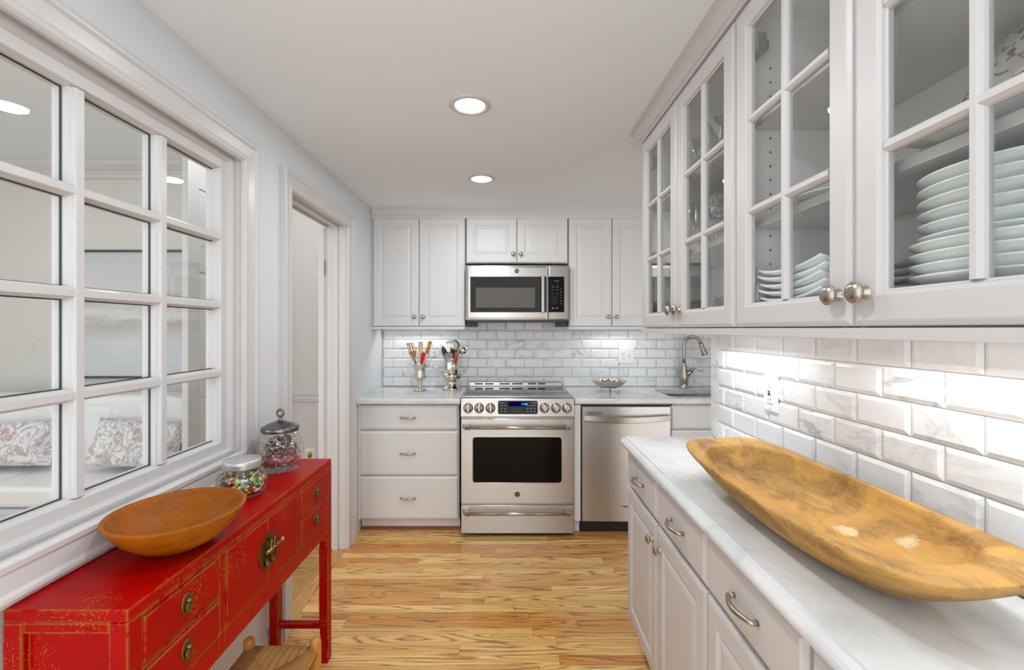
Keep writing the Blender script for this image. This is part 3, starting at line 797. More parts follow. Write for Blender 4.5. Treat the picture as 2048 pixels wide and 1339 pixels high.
# ---- back row, wall cabinets
UY = 3.32
DZ0, DZ1 = 1.405, 2.212
def wall_cab(label, x0, x1, splits, z0, knobs, zk):
    t = thing('wall_cabinet', label, 'cabinet', (x0, UY, z0 - .004))
    o = z0 - .004
    MB().box(0, x1 - x0, .021, YB - UY - .001 if z0 > 1.7 else YB - UY - .001, 0, DZ1 + .003 - o).build('body', M_cab, t)
    for (a, b), k in zip(splits, knobs):
        d_ = door(t, a - x0, b - x0, z0 - o, DZ1 - o, M_cab); knob(d_, k - x0, zk - o, r=.0155, beads=False)
    return t
t = wall_cab('white two-door wall cabinet left of the microwave', -.989, -.2985, ((-.985, -.645), (-.640, -.302)), DZ0, (-.675, -.610), 1.475)
MB().box(0, .6905, .001, .030, -.020, .0).build('light_rail', M_cab, t, bevel=.002)
MB().box(-.008, .0, .004, .3, -.02, DZ1 - DZ0).build('side_filler', M_cab, t)
wall_cab('short white two-door wall cabinet above the microwave', -.291, .470, ((-.288, .087), (.092, .467)), 1.878, (.062, .117), 1.942)
t = wall_cab('white two-door wall cabinet right of the microwave', .4755, 1.13, ((.479, .797), (.802, 1.126)), DZ0, (.770, .829), 1.475)
MB().box(0, .6545, .001, .030, -.020, .0).build('light_rail', M_cab, t, bevel=.002)
CRN = [(0, 0), (.0, .020), (-.006, .022), (-.008, .03), (-.022, .05), (-.028, .058), (-.034, .060), (-.034, .0715)]   # (out, up)
mb = MB(); zc = DZ1 + .0015
mb.loops([[(x, UY + .012 + o, zc + h) for o, h in CRN] + [(x, UY + .1, CEIL - .0005), (x, UY + .1, zc)] for x in (XL + .002, 1.13)], True, True)
struct('trim_7', mb, M_cab, 'white crown moulding above the back wall cabinets')

# ---- microwave
MX, MY, MZ = -.2895, 3.264, 1.449
t = thing('microwave', 'stainless over-the-range microwave under the short wall cabinet', 'microwave', (MX, MY, MZ))
MB().box(.003, .756, .03, YB - MY - .002, .0, .402).build('body', M_steel, t)
MB().box(.01, .75, .0, .30, -.014, .0).build('underside', M_grey, t, bevel=.004)
for a, b in ((.012, .07), (.69, .748)): MB().box(a, b, .05, .3, -.05, -.014).build('mounting_bracket', M_grey, t, bevel=.003)
md = MB().rect(0, .6045, 0, .403, [(0, .03), (0, .008), (.003, .004), (.02, .0), (.04, 0)], True, True).build('door', M_steel, t)
gl = MB().rrect(.035, .596, .058, .319, .004, [(0, .002), (0, -.0012), (.001, -.0018)]).build('door_glass', M_blackglass, md)
MB().rrect(.075, .510, .090, .238, .004, [(0, -.001), (0, -.0022), (.001, -.0026)]).build('viewing_screen', M_mwglass, gl)
mh = MB().loops([[(u, d, z) for u, d in ((.551, -.030), (.556, -.036), (.574, -.036), (.580, -.030), (.578, -.024), (.553, -.024))] for z in (.055, .321)], True, True).box(.556, .575, -.026, 0, .060, .085).box(.556, .575, -.026, 0, .292, .316)
mh.build('handle', M_nickel, md, bevel=.002)
mc = MB().rect(.6075, .759, 0, .403, [(0, .03), (0, .008), (.003, .004), (.012, .0), (.02, 0)], True, True).build('control_panel', M_steel, t)
kp = MB().rrect(.609, .724, .058, .319, .006, [(0, .002), (0, -.0012), (.001, -.0018)]).build('keypad', M_blackglass, mc)
text('11:34', .016, 'clock_digits', M_teal, kp, (.662, -.0024, .286))
for i, row in enumerate(('1   2   3', '4   5   6', '7   8   9', '0')):
    text(row, .012, 'keypad_digits', M_print, kp, (.652, -.0024, .176 - i * .019))
mb = MB()
for z in (.250, .237, .219, .195): mb.box(.632, .650, -.0024, -.0018, z, z + .0018).box(.664, .682, -.0024, -.0018, z, z + .0018)
for k in range(6): mb.box(.694, .706, -.0024, -.0018, .12 + k * .021, .123 + k * .021)
mb.box(.634, .648, -.0024, -.0018, .084, .092).box(.662, .676, -.0024, -.0018, .084, .092); mb.build('key_marks', M_print, kp)
bg = MB().lathe([(.0165, 0), (.0165, -.002), (.014, -.003)], (.376, 0, .361), 'y', 28).build('badge', M_nickel, md)
MB().lathe([(.0135, -.0028), (.001, -.0028)], (.376, 0, .361), 'y', 28).build('badge_face', M_grey, bg)
text('GE', .013, 'badge_letters', M_nickel, bg, (.376, -.0032, .361))

# ---- under-cabinet strip lights
def strip(label, loc, rot, L_, watts, tilt=0.0):
    # shallow trough with a lip on either side of the lamp, so that the tile course right under the cabinet stays in its shade
    t = thing('under_cabinet_light', label, 'light fixture', loc, rot, group='under-cabinet lights')
    MB().box(-L_ / 2, L_ / 2, -.0165, .0165, -.003, 0).box(-L_ / 2, L_ / 2, .0145, .0165, -.0158, -.003).box(-L_ / 2, L_ / 2, -.0165, -.0145, -.0158, -.003).build('housing', M_trim, t)
    A = bpy.data.lights.new('strip_lamp', 'AREA'); A.shape = 'RECTANGLE'; A.size = L_ - .02; A.size_y = .009; A.energy = watts; A.color = (0.96, .98, 1.0)
    o = bpy.data.objects.new('strip_lamp', A); COL.objects.link(o); o.parent = t; o.location = (0, 0, -.0036); o.rotation_euler = (tilt, 0, 0)
strip('slim light under the wall cabinet left of the microwave', (-.66, YB - .10, 1.4005), 0, .50, STRIP_W * .85)
strip('slim light under the wall cabinet right of the microwave', (.86, YB - .10, 1.4005), 0, .42, STRIP_W * .55)

# ---- outlets
def outlet(label, loc, rot, w, h, build):
    t = thing('outlet', label, 'outlet', loc, rot)
    MB().rect(-w / 2, w / 2, -h / 2, h / 2, [(0, .0), (0, -.003), (.003, -.006)]).build('cover_plate', M_plate, t)
    build(t); return t
def duplex(t, u):
    for z in (.02, -.02):
        r = MB().rrect(u - .016, u + .016, z - .014, z + .014, .01, [(0, -.005), (0, -.0075), (.001, -.008)]).build('receptacle', M_plate, t)
        MB().box(u - .007, u - .005, -.0083, -.0079, z - .003, z + .006).box(u + .005, u + .007, -.0083, -.0079, z - .003, z + .006).lathe([(.0025, -.0083), (.0001, -.0083)], (u, 0, z - .008), 'y', 10).build('slots', M_black, r)
def two_gang(t):
    duplex(t, -.024)
    MB().rrect(.017, .033, -.022, .022, .002, [(0, -.005), (0, -.0065), (.001, -.007)]).build('switch_frame', M_plate, t)
    MB().box(.0215, .0285, -.018, -.006, -.004, .008).build('toggle', M_plate, t, bevel=.001)
    MB().box(.019, .021, -.0073, -.0068, -.014, .014).build('toggle_gap', M_grey, t)
outlet('white outlet and switch plate on the back tile left of the faucet', (.985, YB - .0005, 1.170), 0, .130, .127, two_gang)
def gfci(t):
    MB().rrect(-.017, .017, -.034, .034, .002, [(0, -.005), (0, -.0075), (.001, -.008)]).build('receptacle', M_plate, t)
    MB().box(-.007, .005, -.0098, -.0075, .003, .009).build('reset_button', M_red, t)
    MB().box(-.007, .005, -.0098, -.0075, -.006, 0).build('test_button', M_grey, t)
    mb = MB()
    for z in (.022, -.022): mb.box(-.007, -.005, -.0083, -.0079, z - .003, z + .005).box(.005, .007, -.0083, -.0079, z - .003, z + .005)
    mb.build('slots', M_grey, t)
    MB().lathe([(.0025, -.0068), (.001, -.0072)], (0, 0, .052), 'y', 10).lathe([(.0025, -.0068), (.001, -.0072)], (0, 0, -.052), 'y', 10).build('screws', M_hinge, t)
outlet('white outlet with a small red button on the right wall tile', (XR + .0005, .907 * 890 / 533 , 1.1665), -90, .077, .122, gfci)
def night(t):
    duplex(t, 0)
    MB().ball((0, -.03, .03), .016, 10, 6).build('yellow_flower', M_yellow, t)
    MB().box(-.014, .014, -.03, -.006, -.006, .016).build('plug_base', M_green, t, bevel=.004)
outlet('hall outlet with a small yellow flower night-light', (-1.53, YFAR - .0005, .385), 0, .075, .118, night)

# ---------------------------------------------------------------- right row
BX, BY, BR = .530, 1.930, -91.0
def base_unit(label, u0, first):
    t = thing('base_cabinet', label, 'cabinet', (BX + (-.01745) * u0, BY - u0, 0), BR)
    W_ = .784
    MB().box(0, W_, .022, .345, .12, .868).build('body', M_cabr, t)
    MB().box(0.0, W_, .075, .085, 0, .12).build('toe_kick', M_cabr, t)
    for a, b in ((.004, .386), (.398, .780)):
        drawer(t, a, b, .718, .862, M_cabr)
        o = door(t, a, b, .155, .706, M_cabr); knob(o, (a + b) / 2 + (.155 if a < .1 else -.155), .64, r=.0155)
    return t
base_unit('white base cabinet at the far end of the right counter', 0, True)
base_unit('white base cabinet nearest the viewer under the right counter', .786, False)
t = thing('countertop', 'long marble countertop with the wooden dough bowl on it', 'countertop', (.507, 1.955, .869), BR)
CTR = [(0.4, .045), (.020, .045), (.0185, .0405), (.013, .0395), (.006, .0355), (.001, .028), (0, .022), (.001, .015), (.006, .008), (.013, .004), (.017, .003), (.018, 0), (.4, 0)]
L = []
for u, back in ((0, XR - .507 - .002), (2.3, XR - .507 + .0385)):
    L.append([(u, back if d > .3 else d, z) for d, z in CTR])
MB().loops(L, True, True).build('slab', M_counter, t)

UX, UYR, UZ = .600, 1.956, 1.385
GLS = [(0, .020), (0, .008), (.0015, .004), (.008, .001), (.011, 0), (.049, 0), (.055, .004), (.057, .009), (.060, .011), (.060, .020)]
def glass_door(t, u0, u1, z0, z1, hinge_left, kz):
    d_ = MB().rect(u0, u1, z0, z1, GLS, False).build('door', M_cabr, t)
    a, b, c, e = u0 + .060, u1 - .060, z0 + .060, z1 - .060
    pr = lambda c0: [(c0 - .011, .012), (c0 - .009, .008), (c0 - .004, .003), (c0 + .004, .003), (c0 + .009, .008), (c0 + .011, .012), (c0 + .011, .019), (c0 - .011, .019)]
    m = MB().loops([[(p, d, z) for p, d in pr((a + b) / 2)] for z in (c, e)], True, True); m.build('muntin', M_cabr, d_)
    for k in (1, 2):
        zz = c + (e - c) * k / 3
        MB().loops([[(u, d, p) for p, d in [(x, y + .0005) for x, y in pr(zz)]] for u in (a, b)], True, True).build('muntin', M_cabr, d_)
    MB().box(a - .003, b + .003, .0135, .0165, c - .003, e + .003).build('glass_pane', M_glass, d_)
    hu = u0 + .018 if hinge_left else u1 - .068
    for hz in (z0 + .085, z1 - .10):
        MB().box(hu, hu + .05, .0205, .045, hz - .022, hz + .022).box(hu + .012, hu + .038, .045, .058, hz - .012, hz + .012).build('hinge', M_hinge, d_, bevel=.002)
    knob(d_, u1 - .028 if hinge_left else u0 + .028, kz, r=.0175)
SH1, SH2 = 1.66 - UZ, 1.917 - UZ
def glass_cab(label, u0, W_):
    t = thing('glass_cabinet', label, 'cabinet', (UX, UYR - u0, UZ), -90)
    D, H = XR - UX - .0008, 2.205 - UZ
    mb = MB().box(0, .017, .022, D, 0, H).box(W_ - .017, W_, .022, D, 0, H).box(.017, W_ - .017, .022, D, 0, .017).box(.017, W_ - .017, .022, D, H - .02, H).box(.017, W_ - .017, D - .007, D, .017, H - .02)
    mb.build('body', M_inside, t)
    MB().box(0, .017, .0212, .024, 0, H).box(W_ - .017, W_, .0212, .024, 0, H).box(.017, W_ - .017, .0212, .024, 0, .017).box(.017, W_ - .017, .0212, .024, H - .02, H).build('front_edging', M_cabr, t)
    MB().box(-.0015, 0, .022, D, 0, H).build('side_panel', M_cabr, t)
    for z in (SH1, SH2):
        MB().box(.019, W_ - .019, .042, D - .009, z - .019, z).build('shelf', M_trim, t, bevel=.001)
    mb = MB()
    for k in range(18):
        z = .06 + k * .036
        if min(abs(z - SH1 + .01), abs(z - SH2 + .01)) < .022: continue
        for d in (.085, .255): mb.lathe([(.003, .0), (.003, .0008), (.0001, .0009)], (.0171, d, z), 'x', 8)
    mb.build('shelf_pin_holes', M_grey, t)
    for k, (a, b) in enumerate(((.003, W_ / 2 - .002), (W_ / 2 + .002, W_ - .003))):
        glass_door(t, a, b, 1.390 - UZ, 2.194 - UZ, k == 0, 1.452 - UZ if u0 == 0 else 1.447 - UZ)
    MB().box(0, W_, -.004, .020, -.0165, .001).box(0, W_, .0, .022, .0005, .0025).build('light_rail', M_cabr, t, bevel=.003)
    return t
glass_cab('glass-door wall cabinet at the far end, holding stemware', 0, .788)
glass_cab('glass-door wall cabinet nearest the viewer, holding white plates', .790, .790)
CRR = [(0, 0), (.0, .016), (-.005, .018), (-.007, .026), (-.016, .044), (-.022, .054), (-.028, .058), (-.029, .078)]
mb = MB(); zc = 2.206
path = [(UX + .004, -.2), (UX + .004, UYR + .016), (XR + .01, UYR + .016)]
# front run and the return round the far end, mitred
n_out = [Vector((-1, 0)), Vector((-1, 2.4)), Vector((0, 2.4))]
mb.loops([[(p[0] - nn.x * o, p[1] - nn.y * o, zc + h) for o, h in CRR]
          + [(p[0] + (.03 if k < 2 else 0), p[1] - (.03 if k > 0 else 0), h) for h in (CEIL - .0005, zc)]
          for k, (p, nn) in enumerate(zip(path, n_out))], True, True)
struct('trim_8', mb, M_cabr, 'white crown moulding above the glass cabinets')
strip('slim light under the far glass cabinet on the right wall', (XR - .10, 1.57, UZ - .0005), -90, .46, STRIP_W * 1.5, 0.0)
strip('slim light under the near glass cabinet on the right wall', (XR - .10, .74, UZ - .0005), -90, .60, STRIP_W * 1.5, 0.0)

# ---- crockery and glass in the wall cabinets   (world positions)
FLOORZ = UZ + .0172
def plate_mesh(name, mat, r, h, rim=.35, scal=0):
    wob = (lambda a, hh: 1 + (.035 * math.cos(scal * a) if hh > h * .4 else 0)) if scal else None
    return MB().lathe([(.001, 0), (r * .55, 0), (r * .58, .002), (r * .72, h * .45), (r * .97, h), (r, h + .001), (r * .99, h + .0035), (r * .72, h * .45 + .005), (r * .56, .006), (.001, .005)], n=64 if scal else 40, wob=wob).mesh(name, mat)
def square_plate(half, lift, th=.006):
    N_ = 14; mb = MB(); vs = []; fs = []
    def zf(x, y):
        q = (abs(x / half) ** 2.2 + abs(y / half) ** 2.2) / 2; return lift * q ** 1.4
    for layer in (0, 1):
        for i in range(N_ + 1):
            for j in range(N_ + 1):
                x = -half + 2 * half * i / N_; y = -half + 2 * half * j / N_
                k = 1 - .04 * (abs(x) / half) ** 4 * (abs(y) / half) ** 4
                vs.append((x * k, y * k, zf(x, y) + layer * th))
    n1 = (N_ + 1) ** 2
    for i in range(N_):
        for j in range(N_):
            a = i * (N_ + 1) + j; q = (a, a + 1, a + N_ + 2, a + N_ + 1)
            fs.append(tuple(reversed(q))); fs.append(tuple(v + n1 for v in q))
    edge = [i * (N_ + 1) for i in range(N_ + 1)] + [N_ * (N_ + 1) + j for j in range(1, N_ + 1)] + [i * (N_ + 1) + N_ for i in range(N_ - 1, -1, -1)] + [j for j in range(N_ - 1, 0, -1)]
    for k in range(len(edge)):
        a, b = edge[k], edge[(k + 1) % len(edge)]; fs.append((a, b, b + n1, a + n1))
    return mb.add(vs, fs, True).mesh('square_plate', M_porc)
def single(name, me, label, cat, loc, rot=(0, 0, 0), group=None):
    o = bpy.data.objects.new(name, me); COL.objects.link(o); o.location = loc; o.rotation_euler = rot
    return tag(o, label, cat, group)
me = plate_mesh('dinner_platter', M_porc, .125, .02)
for k in range(3):
    single('dinner_platter', me, 'white round platter under the upturned square plates, %s of three' % ('lowest', 'middle', 'topmost')[k], 'plate', (.755, 1.005, FLOORZ + .0005 + k * .0075), group='round platters behind the glass door')
me = square_plate(.118, .028)
for k in range(5):
    single('square_plate', me, 'white square plate with upturned corners, %s of its stack of five' % ('lowest', 'second from the bottom', 'middle', 'second from the top', 'topmost')[k], 'plate', (.745, 1.005, FLOORZ + .036 + k * .0165), (0, 0, .05 * (k % 2)), group='square plates behind the glass door')
bowl = MB().lathe([(.001, 0), (.07, 0), (.074, .003), (.10, .026), (.122, .052), (.135, .060), (.136, .063), (.131, .064), (.118, .055), (.096, .031), (.068, .007), (.001, .006)], n=48).mesh('serving_bowl', M_porc)
for k in range(4):
    single('serving_bowl', bowl, 'white serving bowl under the tall plate stack, %s of four' % ('lowest', 'second from the bottom', 'third from the bottom', 'topmost')[k], 'bowl', (.755, .632, FLOORZ + .001 + k * .0165), group='serving bowls under the plates')
me = MB().lathe([(.001, 0), (.082, 0), (.085, .002), (.112, .020), (.126, .0265), (.127, .029), (.122, .0295), (.108, .024), (.08, .007), (.001, .006)], n=48).mesh('dinner_plate', M_porc)
for k in range(6):
    single('dinner_plate', me, 'white dinner plate in the tall stack on the bowls, %s of six' % ('lowest', 'second from the bottom', 'third from the bottom', 'third from the top', 'second from the top', 'topmost')[k], 'plate', (.757, .633, FLOORZ + .095 + k * .0182), group='tall stack of dinner plates')
me = MB().lathe([(.001, 0), (.026, 0), (.03, .004), (.047, .022), (.049, .026), (.045, .026), (.028, .007), (.001, .006)], n=32).mesh('small_bowl', M_porc)
for k in range(5):
    single('small_bowl', me, 'small white bowl, %s in the short stack beside the tall plates' % ('lowest', 'second lowest', 'middle one', 'second highest', 'topmost')[k], 'bowl', (.815, .823, FLOORZ + .001 + k * .0165), group='short stack of small bowls')
S1, S2 = UZ + SH1 + .0008, UZ + SH2 + .0008
single('scalloped_dish', plate_mesh('scalloped_dish', M_porc, .115, .022, scal=14), 'white scalloped dish lying on the shelf above the tall plate stack', 'dish', (.735, .64, S1))
single('toile_platter', plate_mesh('toile_platter', M_toile, .13, .022, scal=12), 'red and white floral platter leaning above the tall plate stack', 'platter', (.815, .630, S1 + .133), (0, -1.02, 0))
single('flat_dish', plate_mesh('flat_dish', M_porc, .10, .014), 'flat white dish on the middle shelf above the square plates', 'dish', (.74, .98, S1))
single('shell_dish', plate_mesh('shell_dish', M_porc, .115, .03, scal=16), 'white scalloped dish leaning on the top shelf', 'dish', (.84, .985, S2 + .110), (0, -1.1, 0))
def stem(name, prof, mat=M_stem): return MB().lathe(prof, n=32).mesh(name, mat)
wine = stem('wine_glass', [(.001, 0), (.034, .001), (.034, .003), (.006, .006), (.0035, .012), (.0035, .078), (.008, .086), (.026, .100), (.038, .128), (.039, .150), (.034, .192), (.0325, .192), (.037, .150), (.036, .13), (.024, .104), (.001, .092)])
gob = stem('goblet', [(.001, 0), (.036, .001), (.036, .004), (.009, .010), (.006, .03), (.009, .038), (.006, .046), (.012, .056), (.036, .078), (.043, .11), (.041, .150), (.039, .150), (.041, .11), (.034, .080), (.001, .064)], M_crystal)
tum = stem('tumbler', [(.001, 0), (.030, 0), (.033, .004), (.037, .088), (.0355, .088), (.031, .010), (.001, .009)])
mart = stem('cocktail_glass', [(.001, 0), (.036, .001), (.036, .003), (.006, .006), (.0035, .012), (.0035, .085), (.006, .092), (.058, .158), (.0565, .158), (.004, .096), (.001, .094)])
for k, (u, d) in enumerate(((.18, .13), (.30, .11), (.44, .12), (.22, .22), (.36, .21))):
    single('wine_glass', wine, 'clear stemmed wine glass on the middle shelf, %s from the far end' % NTH[k], 'glass', (UX + d, UYR - u, S1), group='wine glasses on the middle shelf')
for k, (u, d) in enumerate(((.52, .11), (.51, .22), (.72, .22))):
    single('goblet', gob, 'cut glass goblet on the middle shelf, %s from the far end' % NTH[k], 'glass', (UX + d, UYR - u, S1), group='goblets on the middle shelf')
for k, (u, d) in enumerate(((.12, .10), (.22, .12), (.33, .10), (.46, .10), (.56, .12), (.67, .10), (.28, .21), (.50, .21))):
    single('tumbler', tum, 'clear tumbler on the cabinet floor below the wine glasses, %s in the row' % NTH[k], 'glass', (UX + d, UYR - u, FLOORZ + .0005), group='tumblers on the cabinet floor')
for k, (u, d) in enumerate(((.30, .12), (.47, .12), (.62, .17))):
    single('cocktail_glass', mart, 'wide cone-shaped cocktail glass on the top shelf, %s from the far end' % NTH[k], 'glass', (UX + d, UYR - u, S2), group='cocktail glasses on the top shelf')
single('glass_bowl', MB().lathe([(.001, 0), (.035, 0), (.036, .006), (.03, .012), (.06, .035), (.075, .075), (.078, .10), (.075, .10), (.071, .075), (.056, .039), (.001, .02)], n=48, wob=lambda a, h: 1 + .02 * math.cos(18 * a)).mesh('glass_bowl', M_crystal), 'cut glass bowl on the middle shelf at the near end', 'bowl', (UX + .12, UYR - .65, S1))

# ---- dough bowl
NA = 72
def se(a, b, n, th, taper=0.0):
    c, s_ = math.cos(th), math.sin(th)
    x = a * math.copysign(abs(c) ** (2 / n), c); y = b * math.copysign(abs(s_) ** (2 / n), s_)
    return x, y * (1 - taper * (x / a) ** 2)
ths = [2 * PI * k / NA for k in range(NA)]
def ring(a, b, n, zf, taper=.10, wob=.004, xo=0.0):
    l = []
    for th in ths:
        x, y = se(a, b, n, th, taper)
        w = 1 + wob * (math.sin(3 * th + 1) + math.sin(7 * th + 2) * .6)
        l.append((xo + x * w, y * w, zf(x, y)))
    return l
A_, B_ = .420, .152
rim = lambda x, y: .104 + .014 * (x / A_) ** 2 + (.010 if y < 0 else -.004) * abs(y / B_)
mb = MB(); I = []
I.append(ring(.10, .03, 2.2, lambda x, y: 0.0, 0, 0))
I.append(ring(.22, .060, 2.4, lambda x, y: .0008, 0, 0))
I.append(ring(.285, .092, 2.6, lambda x, y: .016))
I.append(ring(.345, .122, 3.2, lambda x, y: .048))
I.append(ring(.390, .141, 4.0, lambda x, y: .080 + .006 * (x / A_) ** 2))
I.append(ring(.414, .151, 4.8, lambda x, y: rim(x, y) - .013))
I.append(ring(A_, B_, 5.0, lambda x, y: rim(x, y) - .003))
I.append(ring(A_ - .004, B_ - .003, 5.0, rim))
I.append(ring(.352, .1425, 2.9, lambda x, y: rim(x, y) - .0005, .06))
I.append(ring(.346, .1395, 2.8, lambda x, y: rim(x, y) - .005, .06))
I.append(ring(.328, .128, 2.6, lambda x, y: .072, .05))
I.append(ring(.282, .104, 2.4, lambda x, y: .045, .03))
I.append(ring(.21, .072, 2.2, lambda x, y: .026, 0))
I.append(ring(.10, .034, 2.0, lambda x, y: .020, 0))
mb.loops(I, True, True, smooth=True)
o = mb.build('dough_bowl', M_trench); o.location = (.692, 1.03, .9146); o.rotation_euler = (0, 0, math.radians(90.5))
tag(o, 'long carved wooden dough bowl on the right marble counter', 'bowl')
sm = o.modifiers.new('subsurf', 'SUBSURF'); sm.levels = 1; sm.render_levels = 2

# ---------------------------------------------------------------- red console
TH_, TL, TD = .8375, 1.018, .245
t = thing('console_table', 'worn red lacquer console with drawers and brass fittings', 'table', (-.735, .867, 0), 90)
MB().box(0, TL, 0, TD, .812, TH_).build('top', M_redl, t, bevel=.004)
def leg(u0, d0, su, sd):
    L = []
    for z, k in ((0, 0), (.03, -.001), (.055, .006), (.14, .002), (.22, 0), (.812, 0)):
        w = .038 - (k if k > 0 else 0) + (.004 if z < .04 else 0)
        a = (u0, u0 + w) if su > 0 else (u0 - w, u0); b = (d0, d0 + w) if sd > 0 else (d0 - w, d0)
        L.append([(a[0], b[0], z), (a[1], b[0], z), (a[1], b[1], z), (a[0], b[1], z)])
    MB().loops(L, True, True).build('leg', M_redl, t, bevel=.002)
for u0, su in ((.0, 1), (TL, -1)):
    for d0, sd in ((0, 1), (TD, -1)): leg(u0, d0, su, sd)
fr = MB()
ZB = .538
FRD = [(.036, .281), (.305, .713), (.737, .982)]
for a, b in ((.281, .305), (.713, .737)): fr.box(a, b, .0016, .019, ZB + .001, .811)
fr.box(.038, .98, .001, .02, ZB, .598).box(.038, .281, .001, .02, .690, .700).box(.737, .98, .001, .02, .690, .700).box(.038, .98, .001, .02, .802, .812)
fr.box(.038, .98, .014, .235, ZB, .811)
fr.box(.02, .04, .001, .03, ZB, .6)
fr.build('case', M_redl, t, bevel=.0012)
# end panels with an inset field
for u, s in ((.0, 1), (TL, -1)):
    e = MB(); q = lambda x: u + s * x
    e.box(q(.002), q(.03), .038, TD - .038, .79, .812).box(q(.002), q(.03), .038, TD - .038, ZB, .60).box(q(.012), q(.03), .038, TD - .038, .60, .79)
    e.build('end_panel', M_redl, t, bevel=.0015)
    MB().box(q(.006), q(.030), .036, TD - .036, .135, .158).build('stretcher', M_redl, t, bevel=.002)
for u0, s in ((.038, 1), (TL - .038, -1)):
    MB().prism([(u0, ZB + .002), (u0 + s * .05, ZB + .002), (u0 + s * .044, ZB - .008), (u0 + s * .022, ZB - .010), (u0 + s * .014, ZB - .026), (u0, ZB - .034)], .003, .018, 'xz').build('spandrel', M_redl, t, bevel=.0015)
def pull(parent, u, z, d):
    mb = MB().lathe([(.017, 0), (.017, -.0015), (.015, -.0025), (.001, -.003)], (u, d, z + .004), 'y', 24, sy=1.5)
    p = mb.build('pull_plate', M_brass, parent)
    MB().tube(arc((u, d - .006, z - .002), .010, 0, 360, 20)[:-1], .0022, 8, closed=True).lathe([(.004, -.012), (.004, 0)], (u, d, z + .012), 'y', 12, True).ball((u, d - .006, z - .006), .0085, 10, 6, (1, .35, 1.5)).build('drop_ring', M_brass, p)
for a, b in (FRD[0], FRD[2]):
    for z0, z1 in ((.701, .801), (.599, .689)):
        o = MB().rect(a + .003, b - .003, z0 + .0015, z1 - .002, [(0, .016), (0, .002), (.002, -.001), (.004, -.0015)]).build('drawer', M_redl, t)
        pull(o, (a + b) / 2, (z0 + z1) / 2 - .002, -.0015)
for k, (a, b) in enumerate(((.308, .508), (.510, .710))):
    o = MB().rect(a, b, .600, .800, [(0, .016), (0, .002), (.002, -.001), (.004, -.0015)]).build('cabinet_door', M_redl, t)
    s = -1 if k == 0 else 1
    half = MB()
    pts = [(.509 + s * .0006, .752)] + [(.509 + s * .0525 * math.sin(PI * q / 16), .70 + .0525 * math.cos(PI * q / 16)) for q in range(17)] + [(.509 + s * .0006, .648)]
    half.prism(pts, -.0045, -.0015, 'xz'); hp = half.build('lock_plate', M_brass, o, bevel=.0008)
    MB().box(.509 + s * .008, .509 + s * .012, -.024, -.004, .685, .735).tube([(.509 + s * .010, -.016, .678), (.509 + s * .010, -.018, .742)], .0045, 8).build('staple', M_brass, hp)
    MB().ball((.509 + s * .018, -.010, .668), .010, 12, 8, (.7, .6, 1.3)).tube(arc((.509 + s * .018, -.008, .682), .007, 0, 360, 14)[:-1], .002, 6, closed=True).build('drop', M_brass, hp)
    if k: MB().tube([(.47, -.020, .712), (.56, -.020, .712)], .0042, 10).ball((.562, -.020, .712), .0075, 10, 6).build('lock_pin', M_brassl, hp)
TT = TH_ + .0004

# ---- things on the console
o = MB().lathe([(.001, 0), (.052, 0), (.056, .003), (.085, .018), (.118, .045), (.140, .075), (.1485, .090), (.149, .094), (.143, .095), (.139, .088), (.112, .049), (.08, .024), (.05, .011), (.001, .009)], n=64, sx=1.0, sy=1.04).build('wooden_bowl', M_bowl)
o.location = (-.826, 1.125, TT); o.rotation_euler = (0, 0, .3); tag(o, 'round turned wooden bowl at the near end of the red console', 'bowl')

JX, JY = -.872, 1.475
t = thing('candy_jar', 'squat clear glass jar of coloured jelly beans on the red console', 'jar', (JX, JY, TT))
MB().lathe([(.001, .0), (.055, 0), (.066, .004), (.075, .020), (.0765, .045), (.074, .064), (.064, .080), (.054, .087), (.0525, .090), (.0525, .098)], n=56).lathe([(.050, .098), (.050, .088), (.060, .079), (.0705, .063), (.073, .045), (.0715, .022), (.063, .008), (.05, .005), (.001, .005)], n=56).build('glass_body', M_jar, t)
MB().lathe([(.0535, .092), (.0565, .092), (.0575, .095), (.0565, .098), (.0575, .101), (.0575, .114), (.0555, .117), (.001, .1175)], n=56).build('screw_lid', M_lidmetal, t)
beancol = [('red', (196, 22, 22)), ('dark red', (96, 20, 26)), ('yellow', (238, 206, 60)), ('lime green', (140, 186, 50)), ('dark green', (30, 96, 60)), ('orange', (238, 128, 30)), ('white', (240, 236, 226)),
           ('pale pink', (226, 168, 160)), ('teal', (58, 160, 176)), ('purple', (96, 54, 96)), ('cream', (234, 220, 160))]
bm_ = []
for nm, c in beancol:
    m = simple('bean_' + nm.replace(' ', '_'), S(*c), 0.18, noise=.05, nscale=200, coat=.4)
    bm_.append(MB().ball((0, 0, 0), .0052, 12, 8, (1.55, 1, .95)).mesh('jelly_bean', m))
rb = random.Random(3)
pos = []
def bean_try(x, y, z):
    for p in pos:
        if (p[0] - x) ** 2 + (p[1] - y) ** 2 + ((p[2] - z) * 1.15) ** 2 < .0105 ** 2: return
    pos.append((x, y, z))
def rin(z): return (.052 if z < .012 else .061 if z < .02 else .0645 if z < .055 else .062) - .004
for layer in range(7):
    z = .0115 + layer * .0095
    for ri in (0, 1):
        r = rin(z) - ri * .0115; n_ = int(2 * PI * r / .0128)
        if ri and layer < 5: continue
        for k in range(n_):
            a = 2 * PI * (k + .5 * (layer % 2)) / n_ + rb.uniform(-.03, .03)
            bean_try(JX + r * math.cos(a), JY + r * math.sin(a), TT + z + rb.uniform(-.001, .001) + (.004 * math.sin(a * 2) if layer > 5 else 0))
for r in (.035, .023, .011, 0):
    n_ = max(1, int(2 * PI * r / .013))
    for k in range(n_):
        a = 2 * PI * k / n_ + r * 50
        bean_try(JX + r * math.cos(a), JY + r * math.sin(a), TT + .072 + rb.uniform(-.002, .004))
pos = pos[:298]
